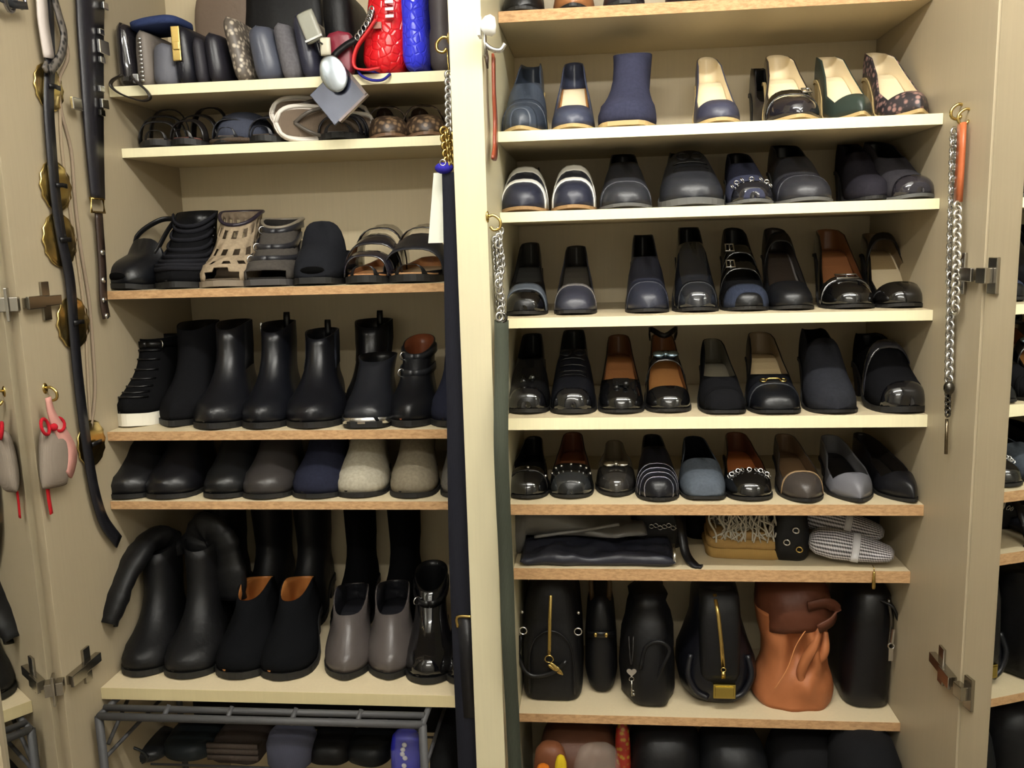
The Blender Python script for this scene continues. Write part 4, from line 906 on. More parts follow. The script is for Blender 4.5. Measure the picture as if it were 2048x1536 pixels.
t, h = flat('shoulder_bag', 'black shoulder bag with small rings between tan cloth and dotted pouches', 'bag', 1536, 1612, .135, .055, LV(.112), BAGB, 6, .005)
for (a, b) in ((.1, .07), (-.35, .045), (.3, .03)): mesh('ring', ring((h * a, -.06, b), .006, .0016, (.3, 1, .2), 12, 5), SILV if b > .04 else GOLD, t)
def dotted(lb, x, y, z0, Lh, rz, ty):
    t = thing('dotted_pouch', lb, 'pouch', (x, y, Z6 + z0), math.radians(rz), g)
    lvl = [(-1, .35, .3), (-.94, .75, .6), (-.8, .95, .85), (-.4, 1.0, 1.0), (.1, .88, .9), (.6, .72, .7), (.9, .56, .5), (1, .3, .25)]
    rings = []
    for q, ka, kb in lvl:
        rings.append([(q * Lh, .042 * ka * sq(math.cos(2 * PI * j / 24), .8), .028 + .028 * kb * sq(math.sin(2 * PI * j / 24), .8)) for j in range(24)])
    o = mesh('body', loft(rings), mat('weave', (220, 218, 222), (30, 28, 34)), t, rot=(0, math.radians(ty), 0))
    uv = o.data.uv_layers.new(name='UVMap')
    for lp in o.data.loops:
        i, j = divmod(lp.vertex_index, 24); q = lvl[min(i, 7)][0]
        uv.data[lp.index].uv = ((q * Lh * 330) + j * 1.0, (q * Lh * 330) - j * 1.0)
    b = []
    for q in (.02, .2):
        ka = .9; b.append([(q * Lh, .0435 * ka * sq(math.cos(2 * PI * j / 24), .8), .028 + .029 * ka * sq(math.sin(2 * PI * j / 24), .8)) for j in range(24)])
    mesh('white_band', loft(b, False, False), mat('fab', (210, 210, 214)), t, rot=(0, math.radians(ty), 0), solid=.001)
    return t
xq = wx(1694, .10, Z6 + .03)
dotted('black and white dotted pouch lying at the shelf front', xq, .085, .006, .080, -16, 6)
dotted('black and white dotted pouch behind and above its twin', xq + .004, .165, .028, .080, -16, 10)
tt = thing('gold_tassel', 'small gold zipper tassel hanging over the shelf edge', 'tassel', (wx(1747, Y6 - .004, Z6 - .02), Y6 - .005, Z6 - .034), 0)
mesh('tassel_body', lathe([(.001, .036), (.0025, .034), (.003, .026), (.004, .004), (.0032, 0)], 9), GOLD, tt)
mesh('cord', tube([(0, 0, .036), (0, .001, .042), (0, .012, .044)], .001, 5), GOLD, tt)
t, h = flat('folded_scarf', 'dark folded scarf at the back behind the dotted pouches', 'scarf', 1640, 1800, .29, .06, LV(.105), mat('fab', (50, 46, 42)), 12, .006)

# ------------------------------------------------------------------ storage below the lowest right shelf
g = 'bags below the bottom right shelf'
def lowbag(name, lb, cat, x0, x1, top, yc, hb, m, seed, wr=.01, z0=.07, e=2.6):
    c = on_y((x0 + x1) / 2, top, yc - hb * .25); a, b = wx(x0, yc - hb * .7, c.z - .03), wx(x1, yc - hb * .7, c.z - .03)
    h = (b - a) / 2; T = c.z - z0
    t = thing(name, lb, cat, ((a + b) / 2, yc, z0), 0, g)
    mesh('body', stack([(0, 0, 0, h * .9, hb * .9), (.01, 0, 0, h, hb), (T * .4, 0, 0, h * 1.02, hb * 1.02), (T * .75, 0, 0, h, hb), (T * .88, 0, 0, h * .93, hb * .92), (T * .96, 0, 0, h * .76, hb * .74), (T * .99, 0, 0, h * .5, hb * .5), (T, 0, 0, h * .2, hb * .2)], e=e, wr=wr, ws=12, seed=seed, n=40), m, t)
    return t, h, T
t, h, T = lowbag('sack_bag', 'brown soft bag under the bottom shelf at the left', 'bag', 1072, 1238, 1452, .16, .11, mat('soft', (86, 54, 38)), 1)
t, h, T = lowbag('plastic_bag', 'crumpled clear plastic bag in front of the brown bag', 'bag', 1142, 1246, 1492, .02, .035, mat('film', (214, 206, 196)), 3, .014)
t, h, T = lowbag('fabric_pouch', 'tan fabric bundle at the left below the bottom shelf', 'bag', 1062, 1136, 1490, .03, .03, mat('soft', (110, 66, 42)), 4, .006)
t, h, T = lowbag('yellow_pouch', 'bright yellow pouch low beside the plastic bag', 'pouch', 1106, 1136, 1512, -.03, .014, mat('fab', (190, 164, 30)), 5, .002)
t, h, T = lowbag('orange_pouch', 'orange pouch at the bottom edge of the photo', 'pouch', 1066, 1106, 1530, -.03, .014, mat('fab', (190, 104, 24)), 6, .002)
t, h, T = lowbag('silk_scarf', 'red and yellow scarf standing between brown and black bags', 'scarf', 1228, 1262, 1446, .12, .02, mat('spot', (150, 120, 40), (140, 36, 24)), 7, .004)
t, h, T = lowbag('handbag', 'black bag right of the red scarf below the bottom shelf', 'handbag', 1258, 1408, 1450, .15, .1, BAGB, 8)
t, h, T = lowbag('handbag', 'black bag in the middle below the bottom shelf', 'handbag', 1400, 1545, 1466, .15, .1, mat('soft', (26, 28, 32)), 9)
t, h, T = lowbag('handbag', 'black fabric bag below the brown sack', 'handbag', 1545, 1700, 1468, .15, .1, mat('fab', (24, 24, 27)), 10)
t, h, T = lowbag('duffel_bag', 'large rounded black bag bulging at the lower right', 'bag', 1676, 1826, 1476, .05, .1, mat('fab', (22, 23, 27)), 11, .004, e=2.3)

# ------------------------------------------------------------------ clutches standing on the top left shelf
g = 'clutches on the top left shelf'
Z1, Y1 = SH['L1']
def clutch(name, lb, x0, x1, top, m, y=.115, lean=0, dep=.19, cat='clutch', wr=.002, p=9.0, z0=0):
    a, b = wx(x0, y + .01, Z1 + .05), wx(x1, y + .01, Z1 + .05)
    H = min(on_y((x0 + x1) / 2, top, y + .01).z - Z1 - z0, .34)
    t = thing(name, lb, cat, ((a + b) / 2, y, Z1 + z0), 0, g)
    vf = xf(pillow(dep, H, b - a, 12, p, wr), Matrix.Rotation(math.radians(lean), 4, 'Y') @ Matrix.Translation((0, dep / 2, 0)) @ Matrix.Rotation(PI / 2, 4, 'Z'))
    mesh('body', vf, m, t, weld=.00002)
    return t, b - a, H
t, W, H = clutch('clutch_bag', 'glossy black clutch with a strap loop hanging below the shelf', 232, 266, 42, pat(34, 32, 36))
mesh('clasp', box(.002, .014, -.006, .0, .012, .02), SILV, t, smooth=False)
P = [on_y(px, py, .088) for px, py in ((246, 150), (226, 160), (222, 172), (238, 186), (262, 196), (286, 202), (300, 196), (294, 182), (276, 166), (262, 152))]
mesh('strap_loop', ribbon(smoothpath([q - t.location for q in P], 36), (0, 1, 0), .005, .003), lea(34, 28, 24), t)
t, W, H = clutch('clutch_bag', 'silver-grey clutch with beaded edge beside the glossy black one', 270, 302, 58, mat('soft', (120, 112, 104)), lean=1)
mesh('zipper', add(*[ball((.003 + .0, -.003, .012 + .008 * i), .005, .003, .003, n=8, m=4) for i in range(11)]), SILV, t)
mesh('clasp', box(-.016, -.004, -.008, .0, .006, .024), SILV, t, smooth=False, bevel=.001)
clutch('clutch_bag', 'blue-grey soft pouch in front of the blue cloth', 300, 348, 84, mat('soft', (96, 98, 112)), lean=4)
t = thing('folded_cloth', 'blue folded cloth laid across the tops of the clutches', 'cloth', on_y(325, 62, .16), 0, g)
mesh('body', xf(stack([(0, 0, 0, .05, .05), (.004, 0, 0, .055, .055), (.013, 0, 0, .055, .055), (.02, 0, 0, .04, .04)], wr=.004, e=3), Matrix.Rotation(-.08, 4, 'Y')), mat('fab', (46, 58, 96)), t)
t, W, H = clutch('wallet', 'black wallet with a vertical gold bar clasp', 350, 386, 48, lea(26, 26, 38), lean=-2)
mesh('clasp', add(box(-.016, .002, -.006, -.001, .045, .112), box(-.013, .001, -.009, -.006, .066, .082)), GOLD, t, smooth=False, bevel=.0015)
clutch('wallet', 'black ribbed wallet right of the gold clasp', 388, 412, 72, mat('soft', (44, 42, 48)), lean=-3)
clutch('wallet', 'black leather wallet beside the snakeskin pouch', 414, 448, 62, lea(34, 33, 40), lean=-4)
clutch('clutch_bag', 'snakeskin print clutch leaning left', 468, 500, 26, mat('spot', (186, 174, 156), (92, 84, 76)), lean=-11)
clutch('clutch_bag', 'slate blue rounded clutch right of the snakeskin one', 508, 560, 46, lea(72, 78, 100), y=.112, lean=-9)
clutch('clutch_bag', 'grey suede clutch in the middle of the top left shelf', 562, 600, 40, sue(100, 98, 102), lean=-10)
clutch('clutch_bag', 'dark navy clutch left of the maroon purse', 602, 640, 20, lea(44, 46, 70), lean=-9)
t = thing('card_wallet', 'pale grey card wallet wedged upright between dark clutches', 'wallet', on_y(632, 84, .10), 0, g)
mesh('body', xf(pillow(.036, .062, .012, 10, 6), Matrix.Rotation(-.35, 4, 'Y')), lea(150, 150, 138), t, weld=.00002)
mesh('zipper', xf(box(-.018, .018, -.008, -.004, .004, .008), Matrix.Rotation(-.35, 4, 'Y')), SILV, t, smooth=False)
t, W, H = clutch('shoulder_bag', 'black shoulder bag with a chain strap left of the red bag', 652, 712, -30, BAGB, y=.13, cat='bag', lean=-3)
P = [on_y(px, py, .095) - t.location for px, py in ((744, 20), (736, 45), (716, 75), (690, 92), (668, 112), (656, 140))]
mesh('strap', ribbon(smoothpath(P, 26), (.6, 0, .8), .006, .004), lea(30, 29, 32), t)
mesh('chain', add(*[ring(q + Vector((0, -.004, 0)), .006, .0017, (.5, 1, .2 * (i % 2)), 10, 5) for i, q in enumerate(smoothpath(P[:3], 7))]), SILV, t)
clutch('purse', 'maroon purse low behind the black chain strap', 655, 706, 62, lea(120, 34, 50), y=.108, dep=.03, cat='purse')
t = thing('card_wallet', 'small cream card case in front of the maroon purse', 'wallet', on_y(652, 112, .098), 0, g)
mesh('body', pillow(.022, .035, .01, 8, 4), lea(206, 200, 180), t, weld=.00002)
t, W, H = clutch('handbag', 'bright red crocodile-textured handbag', 716, 802, -40, mat('croc', (206, 26, 34)), y=.10, lean=8, cat='handbag', dep=.2)
P = [on_y(px, py, .086) - t.location for px, py in ((752, 40), (736, 64), (716, 92), (708, 118), (712, 136), (736, 140), (760, 136))]
mesh('handle', ribbon(smoothpath(P, 26), (0, 1, .1), .008, .004), lea(214, 54, 56), t)
mesh('zipper', add(*[box(.02, .036, -.012, -.006, .1 + .013 * i, .105 + .013 * i) for i in range(8)]), SILV, t, smooth=False)
mesh('tag', box(-.006, .01, -.008, -.004, .082, .094), lea(160, 110, 96), t, smooth=False)
clutch('pouch', 'royal blue ribbed pouch right of the red handbag', 802, 852, -40, mat('croc', (50, 56, 214)), y=.084, cat='pouch', dep=.18)
P = [on_y(px, py, .088) for px, py in ((716, 142), (724, 152), (742, 160), (764, 160), (778, 150))]
t = thing('hair_band', 'thin dark blue hair band lying under the red handbag', 'hair band', P[2], 0, g)
mesh('loop', tube(smoothpath([q - P[2] for q in P] + [P[4] + Vector((-.01, .03, .008)) - P[2], P[0] + Vector((.01, .03, .006)) - P[2], P[0] - P[2]], 40), .0028, 7), mat('fab', (44, 44, 130)), t)
clutch('handbag', 'grey-brown fringed bag at the right end of the top left shelf', 856, 906, -40, mat('soft', (76, 70, 70)), y=.12, wr=.008, cat='handbag')
clutch('handbag', 'taupe bag standing at the back above the wallets', 400, 520, -30, mat('soft', (116, 100, 86)), y=.31, dep=.05, cat='handbag', wr=.006)
clutch('handbag', 'black bag at the back above the slate blue clutch', 500, 650, -60, BAGB, y=.30, dep=.06, cat='handbag', wr=.006)
# silver compact hanging in front of the shelf edge
c = on_y(676, 190, .072)
t = thing('metal_charm', 'square silver hang tag with an oval plate over the shelf edge', 'tag', c, 0)
R = Matrix.Rotation(math.radians(-40), 4, 'Y') @ Matrix.Rotation(math.radians(-14), 4, 'X')
mesh('plate', xf(box(-.043, .043, -.002, .003, -.042, .042), R), mat('met', (112, 116, 132)), t, smooth=False, bevel=.0015)
mesh('edge_strip', xf(add(box(.040, .046, -.004, .004, -.044, .044), box(-.03, .046, -.004, .004, -.046, -.041)), R), mat('met', (140, 130, 132)), t, smooth=False)
mesh('oval_plate', xf(ball((.0, -.006, .0), .026, .005, .036, n=28, m=12), Matrix.Translation((-.004, -.004, .038)) @ Matrix.Rotation(-.35, 4, 'Y')), mat('met', (214, 226, 240)), t)
mesh('cord', tube(smoothpath([(-.03, -.002, .075), (-.035, .0, .1), (-.03, .03, .1)], 10), .0018, 6), lea(24, 24, 26), t)

# ------------------------------------------------------------------ flat sandals on the second left shelf
g = 'sandals on the second left shelf'
K = 'L2'
def strappy(lb, x0, x1, top, ins, strap, us, rot=0, fb=(70, 58, 50)):
    return shoe(K, 'sandal', lb, x0, x1, top, None, strap, strap, lea(*fb), SOLK, throat=.02, ol=.02, op=.94, toe='round', lo_=.006, ts=.012, inset=ins, L=.22, rot=rot, group=g, deco=[('band', u0, u1, strap, 'strap', 0, off) for u0, u1, off in us])
strappy('black strappy sandal at the left end under the clutches', 292, 364, 225, .004, lea(30, 28, 28), [(.12, .2, .004), (.3, .36, .008), (.55, .62, .012)], 12)
strappy('black strappy sandal with red-brown footbed next to the slate cap', 362, 436, 225, .004, lea(32, 28, 28), [(.1, .17, .004), (.26, .32, .008), (.5, .57, .012)], -8, (96, 62, 56))
c = on_y(488, 262, .22)
t = thing('cap', 'slate grey cap lying on the sandals', 'cap', (c.x, .23, SH[K][0]), 0, g)
mesh('crown', stack([(.012, 0, 0, .058, .07), (.03, 0, 0, .06, .072), (.05, 0, 0, .056, .066), (.066, 0, 0, .044, .05), (.074, 0, 0, .026, .03), (.076, 0, 0, .008, .01)], wr=.003), mat('fab', (66, 70, 84)), t)
mesh('brim', stack([(.006, .0, -.03, .062, .07), (.011, 0, -.03, .064, .072), (.014, 0, -.03, .062, .07)]), mat('fab', (78, 66, 56)), t)
mesh('band', stack([(.0, 0, 0, .055, .066), (.013, 0, 0, .058, .07)]), mat('fab', (58, 60, 72)), t)
strappy('black flat sandal in front of the slate cap', 436, 506, 240, .006, lea(30, 32, 40), [(.16, .3, .002)], 6)
strappy('black flat sandal under the white-edged flip-flops', 512, 590, 245, .006, lea(34, 36, 46), [(.14, .3, .002)], -6)
def flipflop(lb, px, py, y, dz):
    c = on_y(px, py, y); la = Last(.20, .074, 'round', 0, 0)
    t = thing('flip_flop', lb, 'flip-flop', (c.x, y, SH[K][0] + dz), math.radians(22), g)
    M2 = Matrix.Translation((0, 0, .042)) @ Matrix.Rotation(math.radians(14), 4, 'X') @ Matrix.Rotation(math.radians(-90), 4, 'Z') @ Matrix.Rotation(math.radians(90), 4, 'Y') 
    # sole on its long edge: length along +X, footbed facing the camera
    M2 = Matrix(((0, 1, 0, 0), (0, 0, -1, 0), (1, 0, 0, .039), (0, 0, 0, 1)))
    lz0 = lambda u: 0; la.lz = lz0
    mesh('sole', xf(la.slab(0, .016, 1.0, .002), M2), mat('rub', (214, 206, 196)), t, smooth=False)
    mesh('footbed', xf(la.slab(.016, .0175, .8, -.002, .04, .97), M2), mat('fab', (110, 96, 82)), t, smooth=False)
    mesh('rim', xf(tube([(la.wid(u) * .93, la.L * u + .003, .0165) for u in [i / 24 for i in range(25)]] + [(-la.wid(u) * .93, la.L * u + .003, .0165) for u in [i / 24 for i in range(24, -1, -1)]], .0042, 7), M2), mat('rub', (224, 218, 208)), t)
    for s in (-1, 1):
        mesh('thong_strap', xf(tube(smoothpath([(0, .04, .017), (s * .02, .07, .034), (s * .034, .12, .018)], 12), .004, 7), M2), lea(90, 84, 78), t)
    return t
flipflop('white-edged woven flip-flop, upper one of the leaning pair', 540, 226, .175, .022)
flipflop('white-edged woven flip-flop, lower one of the leaning pair', 548, 244, .145, .0)
strappy('black ribbed sandal behind the silver hang tag', 642, 738, 232, .01, lea(28, 28, 34), [(.08, .12, .002), (.15, .19, .002), (.22, .26, .002), (.29, .33, .003), (.4, .5, .006)], 4)
LEO = mat('spot', (128, 104, 78), (60, 46, 36))
for (a, b, lb, ins, r_) in [(738, 816, 'leopard print sandal nearer the silver hang tag', .006, 16), (810, 892, 'leopard print sandal at the right end beside the partition', .012, 16)]:
    shoe(K, 'sandal', lb, a, b, 222, None, LEO, lea(90, 70, 56), lea(116, 88, 70), lea(110, 84, 64), throat=.2, ol=.06, toe='round', lo_=.004, L=.21, inset=ins, rot=r_, group=g, deco=[('band', .4, .48, LEO, 'strap', 0, .006)])

# ------------------------------------------------------------------ belts and pouches hanging on the left side panel
HX = XA + .008
def hang(pts, x=HX): return [on_x(px, py, x) for px, py in pts]
def hook(root, p, m=GOLD, s=1, nx=1):
    q = Vector(p)
    mesh('hook', add(tube(smoothpath([q + Vector((-.006 * nx, 0, .012)), q + Vector((.004 * nx, 0, .014)), q + Vector((.014 * nx, 0, .006)), q + Vector((.014 * nx, 0, -.006)), q + Vector((.004 * nx, 0, -.010)), q + Vector((-.002 * nx, 0, -.004))], 16), .0026 * s, 7), xf(ball((0, 0, 0), .003, .008, .010), Matrix.Translation(q + Vector((-.006 * nx, 0, .012))))), m, root)
P = hang([(93, -40), (96, 0), (98, 60), (100, 120), (97, 200), (103, 300), (112, 400), (124, 480), (140, 560), (147, 650), (156, 750), (168, 850), (178, 920), (190, 985), (208, 1042), (238, 1084)], XA + .011)
t = thing('concho_belt', 'long black belt with round gold medallions hanging on the left side', 'belt', P[-1])
rel = lambda L_: [p - t.location for p in L_]
sp = smoothpath(rel(P), 70)
mesh('strap', ribbon(sp, (0, 1, 0), .0135, .003), lea(30, 30, 38), t)
for (px, py, r) in [(98, 175, .042), (112, 372, .046), (120, 480, .05), (147, 645, .05), (183, 886, .046)]:
    c = on_x(px, py, XA + .004) - t.location
    prof = [(r * .98, -.002), (r, 0), (r * .96, .003), (r * .86, .0022), (r * .8, .004), (r * .5, .0065), (.001, .008)]
    V, F = lathe(prof, 28)
    V = [Vector((p[2] * .6, p[0] * (1 + .05 * math.cos(14 * math.atan2(p[1], p[0])) * (1 if math.hypot(p[0], p[1]) > r * .9 else 0)), p[1])) for p in V]
    mesh('medallion', xf((V, F), Matrix.Translation(c)), mat('met', (214, 190, 124)), t)
    mesh('keeper', ribbon([Vector(c) + Vector((.011, -.016, .0)), Vector(c) + Vector((.012, 0, .001)), Vector(c) + Vector((.011, .016, .0))], (0, 0, 1), .004, .002), lea(26, 26, 30), t)
P = hang([(80, -30), (84, 10), (86, 40), (92, 80), (98, 116)], XA + .016)
t = thing('woven_belt', 'pale grey leather belt end looped over the gold-medallion belt', 'belt', P[-1])
mesh('strap', ribbon(smoothpath([p - t.location for p in P], 16), (0, 1, 0), .014, .004), lea(206, 196, 190), t)
mesh('dark_loop', ribbon(smoothpath([p - t.location for p in hang([(100, -30), (118, 30), (128, 70), (122, 110), (100, 140), (88, 128)], XA + .02)], 24), (0, 1, 0), .008, .004), mat('spot', (34, 34, 34), (110, 104, 98)), t)
P = hang([(106, -30), (118, 40), (136, 110), (118, 160), (122, 220), (142, 300), (150, 400), (162, 500), (178, 600), (186, 700), (190, 780), (184, 840), (176, 880)], XA + .004)
t = thing('cord_belt', 'thin taupe cord belt hanging beside the medallion belt', 'belt', P[-1])
mesh('cord', tube(smoothpath([p - t.location for p in P], 60), .0032, 7), mat('fab', (138, 122, 104)), t)
P2 = hang([(118, 180), (124, 300), (140, 420), (158, 540), (170, 640), (176, 760), (182, 870)], XA + .003)
mesh('cord', tube(smoothpath([p - t.location for p in P2], 40), .003, 7), mat('fab', (150, 134, 112)), t)
P = hang([(180, -40), (181, 60), (184, 150), (187, 240), (191, 320), (196, 398)], XA + .012)
t = thing('buckle_belt', 'wide black belt with bright metal buckles nearest the clutches', 'belt', P[-1])
n = 40; sp = smoothpath([p - t.location for p in P], n)
mesh('strap', ribbon(sp, (0, 1, 0), [.047 - .026 * i / n for i in range(n + 1)], .005), lea(32, 30, 40), t)
for (px, py, sz, m) in [(209, 12, .007, SILV), (201, 64, .006, SILV), (206, 95, .013, mat('met', (240, 240, 240))), (203, 120, .006, SILV), (202, 178, .006, SILV), (208, 208, .009, SILV), (152, 208, .011, SILV), (203, 226, .006, DMET)]:
    c = on_x(px, py, XA + .018) - t.location
    mesh('buckle', box(c.x - .003, c.x + .004, c.y - sz * 1.3, c.y + sz * 1.3, c.z - sz, c.z + sz), m, t, smooth=False, bevel=.0015)
c = on_x(195, 410, XA + .014) - t.location
mesh('buckle', tube([(c.x, c.y - .022, c.z - .014), (c.x, c.y + .022, c.z - .014), (c.x, c.y + .022, c.z + .012), (c.x, c.y - .022, c.z + .012)], .0028, 7, closed=True), GOLD, t)
P = hang([(197, 424), (201, 480), (205, 540), (207, 600), (213, 636)], XA + .012)
mesh('tail_strap', ribbon(smoothpath([p - t.location for p in P], 16), (0, 1, 0), .011, .004), lea(52, 40, 34), t)
for (px, py) in [(205, 505), (207, 560), (208, 600), (214, 632)]:
    c = on_x(px, py, XA + .016) - t.location
    mesh('rivet', ball(c, .004, .007, .006, n=8, m=5), SILV, t)
c = on_x(18, 4, XA + .02)
t = thing('hair_clip', 'silver hair ornament at the top left corner of the photo', 'hair ornament', c)
mesh('loop', add(ring((0, 0, .01), .024, .004, (1, .3, 0), 18, 7), ring((0, .03, .014), .016, .003, (1, .1, 0), 14, 6)), mat('met', (150, 150, 160)), t)
mesh('clip', ribbon([(.004, -.03, .0), (.006, 0, -.004), (.004, .04, .004)], (0, 0, 1), .006, .004), lea(40, 44, 52), t)
# scent pouch with ribbon and pink strap on a hook
c = on_x(103, 915, XA + .016)
t = thing('sachet', 'grey diamond-shaped scent pouch with red ribbon and pink strap on the left side', 'sachet', c)
V, F = pillow(.075, .11, .028, 12, 2.5)
mesh('pouch', xf((V, F), Matrix.Translation((0, 0, -.055)) @ Matrix.Rotation(PI / 2, 4, 'Z') @ Matrix.Rotation(.15, 4, 'Y')), mat('fab', (140, 128, 116)), t, weld=.00002)
mesh('ribbon_bow', add(ring((.01, -.022, .06), .014, .003, (1, .2, .2), 14, 6), ring((.01, .016, .056), .012, .003, (1, -.2, .2), 14, 6), ball((.012, -.002, .055), .007)), mat('fab', (176, 28, 40)), t)
mesh('ribbon_tail', ribbon(smoothpath([p - c for p in hang([(95, 975), (98, 1000), (103, 1028)], XA + .01)], 8), (0, 1, 0), .004, .002), mat('fab', (186, 30, 36)), t)
mesh('pink_strap', ribbon(smoothpath([p - c for p in hang([(96, 795), (104, 830), (124, 870), (140, 905), (138, 930), (132, 946)], XA + .026)], 20), (0, 1, 0), [.006 + .012 * sst(i / 12) for i in range(21)], .004), mat('fab', (206, 150, 140)), t)
hook(t, on_x(98, 790, XA + .006) - c, GOLD)

# ------------------------------------------------------------------ things hanging on the partition between the units
def links(t, pts, R, r, m, name='link', flat=1.0, twist=True):
    """chain: one link object per link, sharing mesh data"""
    me = None
    for i, p in enumerate(pts):
        if me is None:
            o = mesh(name, ring((0, 0, 0), R, r, (0, 1, 0), 12, 5), m, t); me = o.data
            o.scale = (1, 1, flat)
        else:
            o = link(name, me, t); o.scale = (1, 1, flat)
        o.location = p; o.rotation_euler = (0, 0, PI / 2 * (i % 2) * (1 if twist else 0) + .5)
def vline(px0, py0, px1, py1, y, n, bow=0):
    a, b = on_y(px0, py0, y), on_y(px1, py1, y)
    return [a + (b - a) * (i / (n - 1)) + Vector((bow * math.sin(PI * i / (n - 1)), 0, 0)) for i in range(n)]
# right face (x = 0)
c = on_x(975, 98, XC + .006)
t = thing('leather_strap', 'long brown leather strap on a silver hook left of the blue loafer', 'strap', on_x(986, 312, XC + .01))
mesh('strap', ribbon(smoothpath([on_x(px, py, XC + .012) - t.location for px, py in ((987, 112), (988, 180), (991, 250), (990, 300), (985, 316))], 20), (0, 1, 0), [.012, ] * 6 + [.014 + .001 * i for i in range(8)] + [.02 - .003 * i for i in range(7)], .004), lea(124, 56, 34), t)
mesh('hook', add(tube(smoothpath([(XC, c.y, c.z + .01), (XC + .012, c.y, c.z + .0), (XC + .026, c.y + .004, c.z - .002), (XC + .034, c.y + .006, c.z + .008)], 14), .004, 8), box(XC, XC + .004, c.y - .01, c.y + .01, c.z - .012, c.z + .024)), SILV, t, loc=-t.location)
mesh('tab', ribbon([on_x(975, 108, XC + .008) - t.location, on_x(974, 130, XC + .008) - t.location], (0, 1, 0), .008, .003), lea(60, 48, 40), t)
c = on_x(964, 52, XC + .006)
t = thing('wall_knob', 'white plastic knob high on the partition front edge', 'knob', c)
mesh('knob', xf(lathe([(.004, -.006), (.008, .0), (.014, .006), (.016, .014), (.012, .02), (.001, .022)], 18), Matrix.Rotation(PI / 2, 4, 'Y')), mat('rub', (240, 240, 236)), t)
mesh('base_plate', xf(box(-.016, .016, -.014, .014, -.0062, -.002), Matrix.Rotation(PI / 2, 4, 'Y')), mat('rub', (236, 236, 230)), t, smooth=False)
c = on_x(990, 448, XC + .012)
t = thing('chain_belt', 'thick silver chain on a brass hook beside the third right shelf', 'chain', c)
hook(t, (-.006, 0, .0), GOLD)
pts = [on_x(px, py, XC + .013) - c for px, py in [(1000 - 3 * math.sin(i * .5), 462 + 6.6 * i) for i in range(27)]]
links(t, pts, .0062, .0022, mat('met', (205, 205, 205)), flat=1.1)
pts = [on_x(px, py, XC + .007) - c for px, py in [(990 + .4 * i, 480 + 7 * i) for i in range(22)]]
links(t, pts, .005, .002, mat('met', (190, 190, 190)), flat=1.1)
P = [on_x(px, py, XC + .016) for px, py in ((1003, 640), (1003, 760), (1002, 880), (1006, 1000), (1013, 1150), (1018, 1300), (1026, 1450), (1031, 1560))]
t = thing('fabric_strap', 'long dark green fabric strap hanging below the silver chain', 'strap', P[-1])
mesh('strap', ribbon(smoothpath([p - P[-1] for p in P], 50), (1, .35, 0), .012, .004), mat('fab', (62, 66, 56)), t)
mesh('end_loop', ring(P[0] - P[-1] + Vector((0, 0, .004)), .008, .003, (0, 1, 0), 12, 6), DMET, t)
# left face (x = XB): seen past the front edge
c = on_y(886, 92, -.13)
t = thing('chain_necklace', 'silver and gold chains on a brass hook left of the partition', 'chain', c)
hook(t, (.004, 0, 0), GOLD, 1.1, -1)
links(t, [p - c for p in vline(898, 150, 899, 262, -.13, 16)], .0068, .0022, SILV)
links(t, [p - c for p in vline(888, 262, 896, 330, -.15, 10)], .0068, .0024, GOLD)
links(t, [p - c for p in vline(902, 262, 904, 330, -.13, 10)], .006, .0022, GOLD)
mesh('wire', tube([p - c for p in vline(894, 100, 898, 150, -.13, 4)], .0012, 5), GOLD, t)
c = on_y(888, 336, -.15)
t = thing('blue_charm', 'bright blue tassel cap under the gold chains', 'charm', c)
mesh('cap', ball((0, 0, 0), .016, .012, .010, n=12, m=7), mat('fab', (50, 44, 160)), t)
mesh('ring', ring((.0, -.01, .008), .005, .0012, (0, 1, 0), 10, 5), SILV, t)
c = on_y(870, 486, -.12)
t = thing('paper_tag', 'white paper shopping tag hanging at the partition over the sandals', 'tag', c)
a, b = on_y(874, 346, -.12) - c, on_y(858, 486, -.12) - c
w0, w1 = .019, .024
mesh('card', add(([a + Vector((-.006, 0, 0)), a + Vector((.016, -.006, 0)), Vector((.022, -.008, 0)), Vector((-.012, 0, 0)), a + Vector((-.006, .004, 0)), a + Vector((.016, .006, 0)), Vector((.022, .004, 0)), Vector((-.012, .004, 0))], [(0, 3, 2, 1), (4, 5, 6, 7), (0, 1, 5, 4), (1, 2, 6, 5), (2, 3, 7, 6), (3, 0, 4, 7)])), mat('rub', (228, 230, 216)), t, smooth=False, fixn=True)
P = [on_y(px, py, -.145) for px, py in ((900, 345), (904, 480), (908, 640), (914, 800), (918, 960), (922, 1120), (928, 1280), (934, 1420), (940, 1560))]
t = thing('hanging_scarf', 'long black cloth strap hanging left of the bright partition edge', 'scarf', P[-1])
mesh('cloth', ribbon(smoothpath([p - P[-1] for p in P], 60), (1, 0, 0), [.013 + .008 * sst(i / 40) for i in range(61)], .012), mat('fab', (34, 35, 44)), t)
c = on_y(928, 1234, -.155)
t = thing('strap_buckle', 'narrow gold buckle bar low on the partition over the black boots', 'buckle', c)
mesh('frame', add(tube(smoothpath([(-.012, 0, -.02), (-.012, 0, .0), (.016, -.002, .002)], 10), .003, 7)), GOLD, t)
mesh('strap', ribbon([(.002, .002, 0), (.003, .003, -.08), (.006, .003, -.20)], (1, 0, 0), .014, .006), lea(30, 30, 34), t)
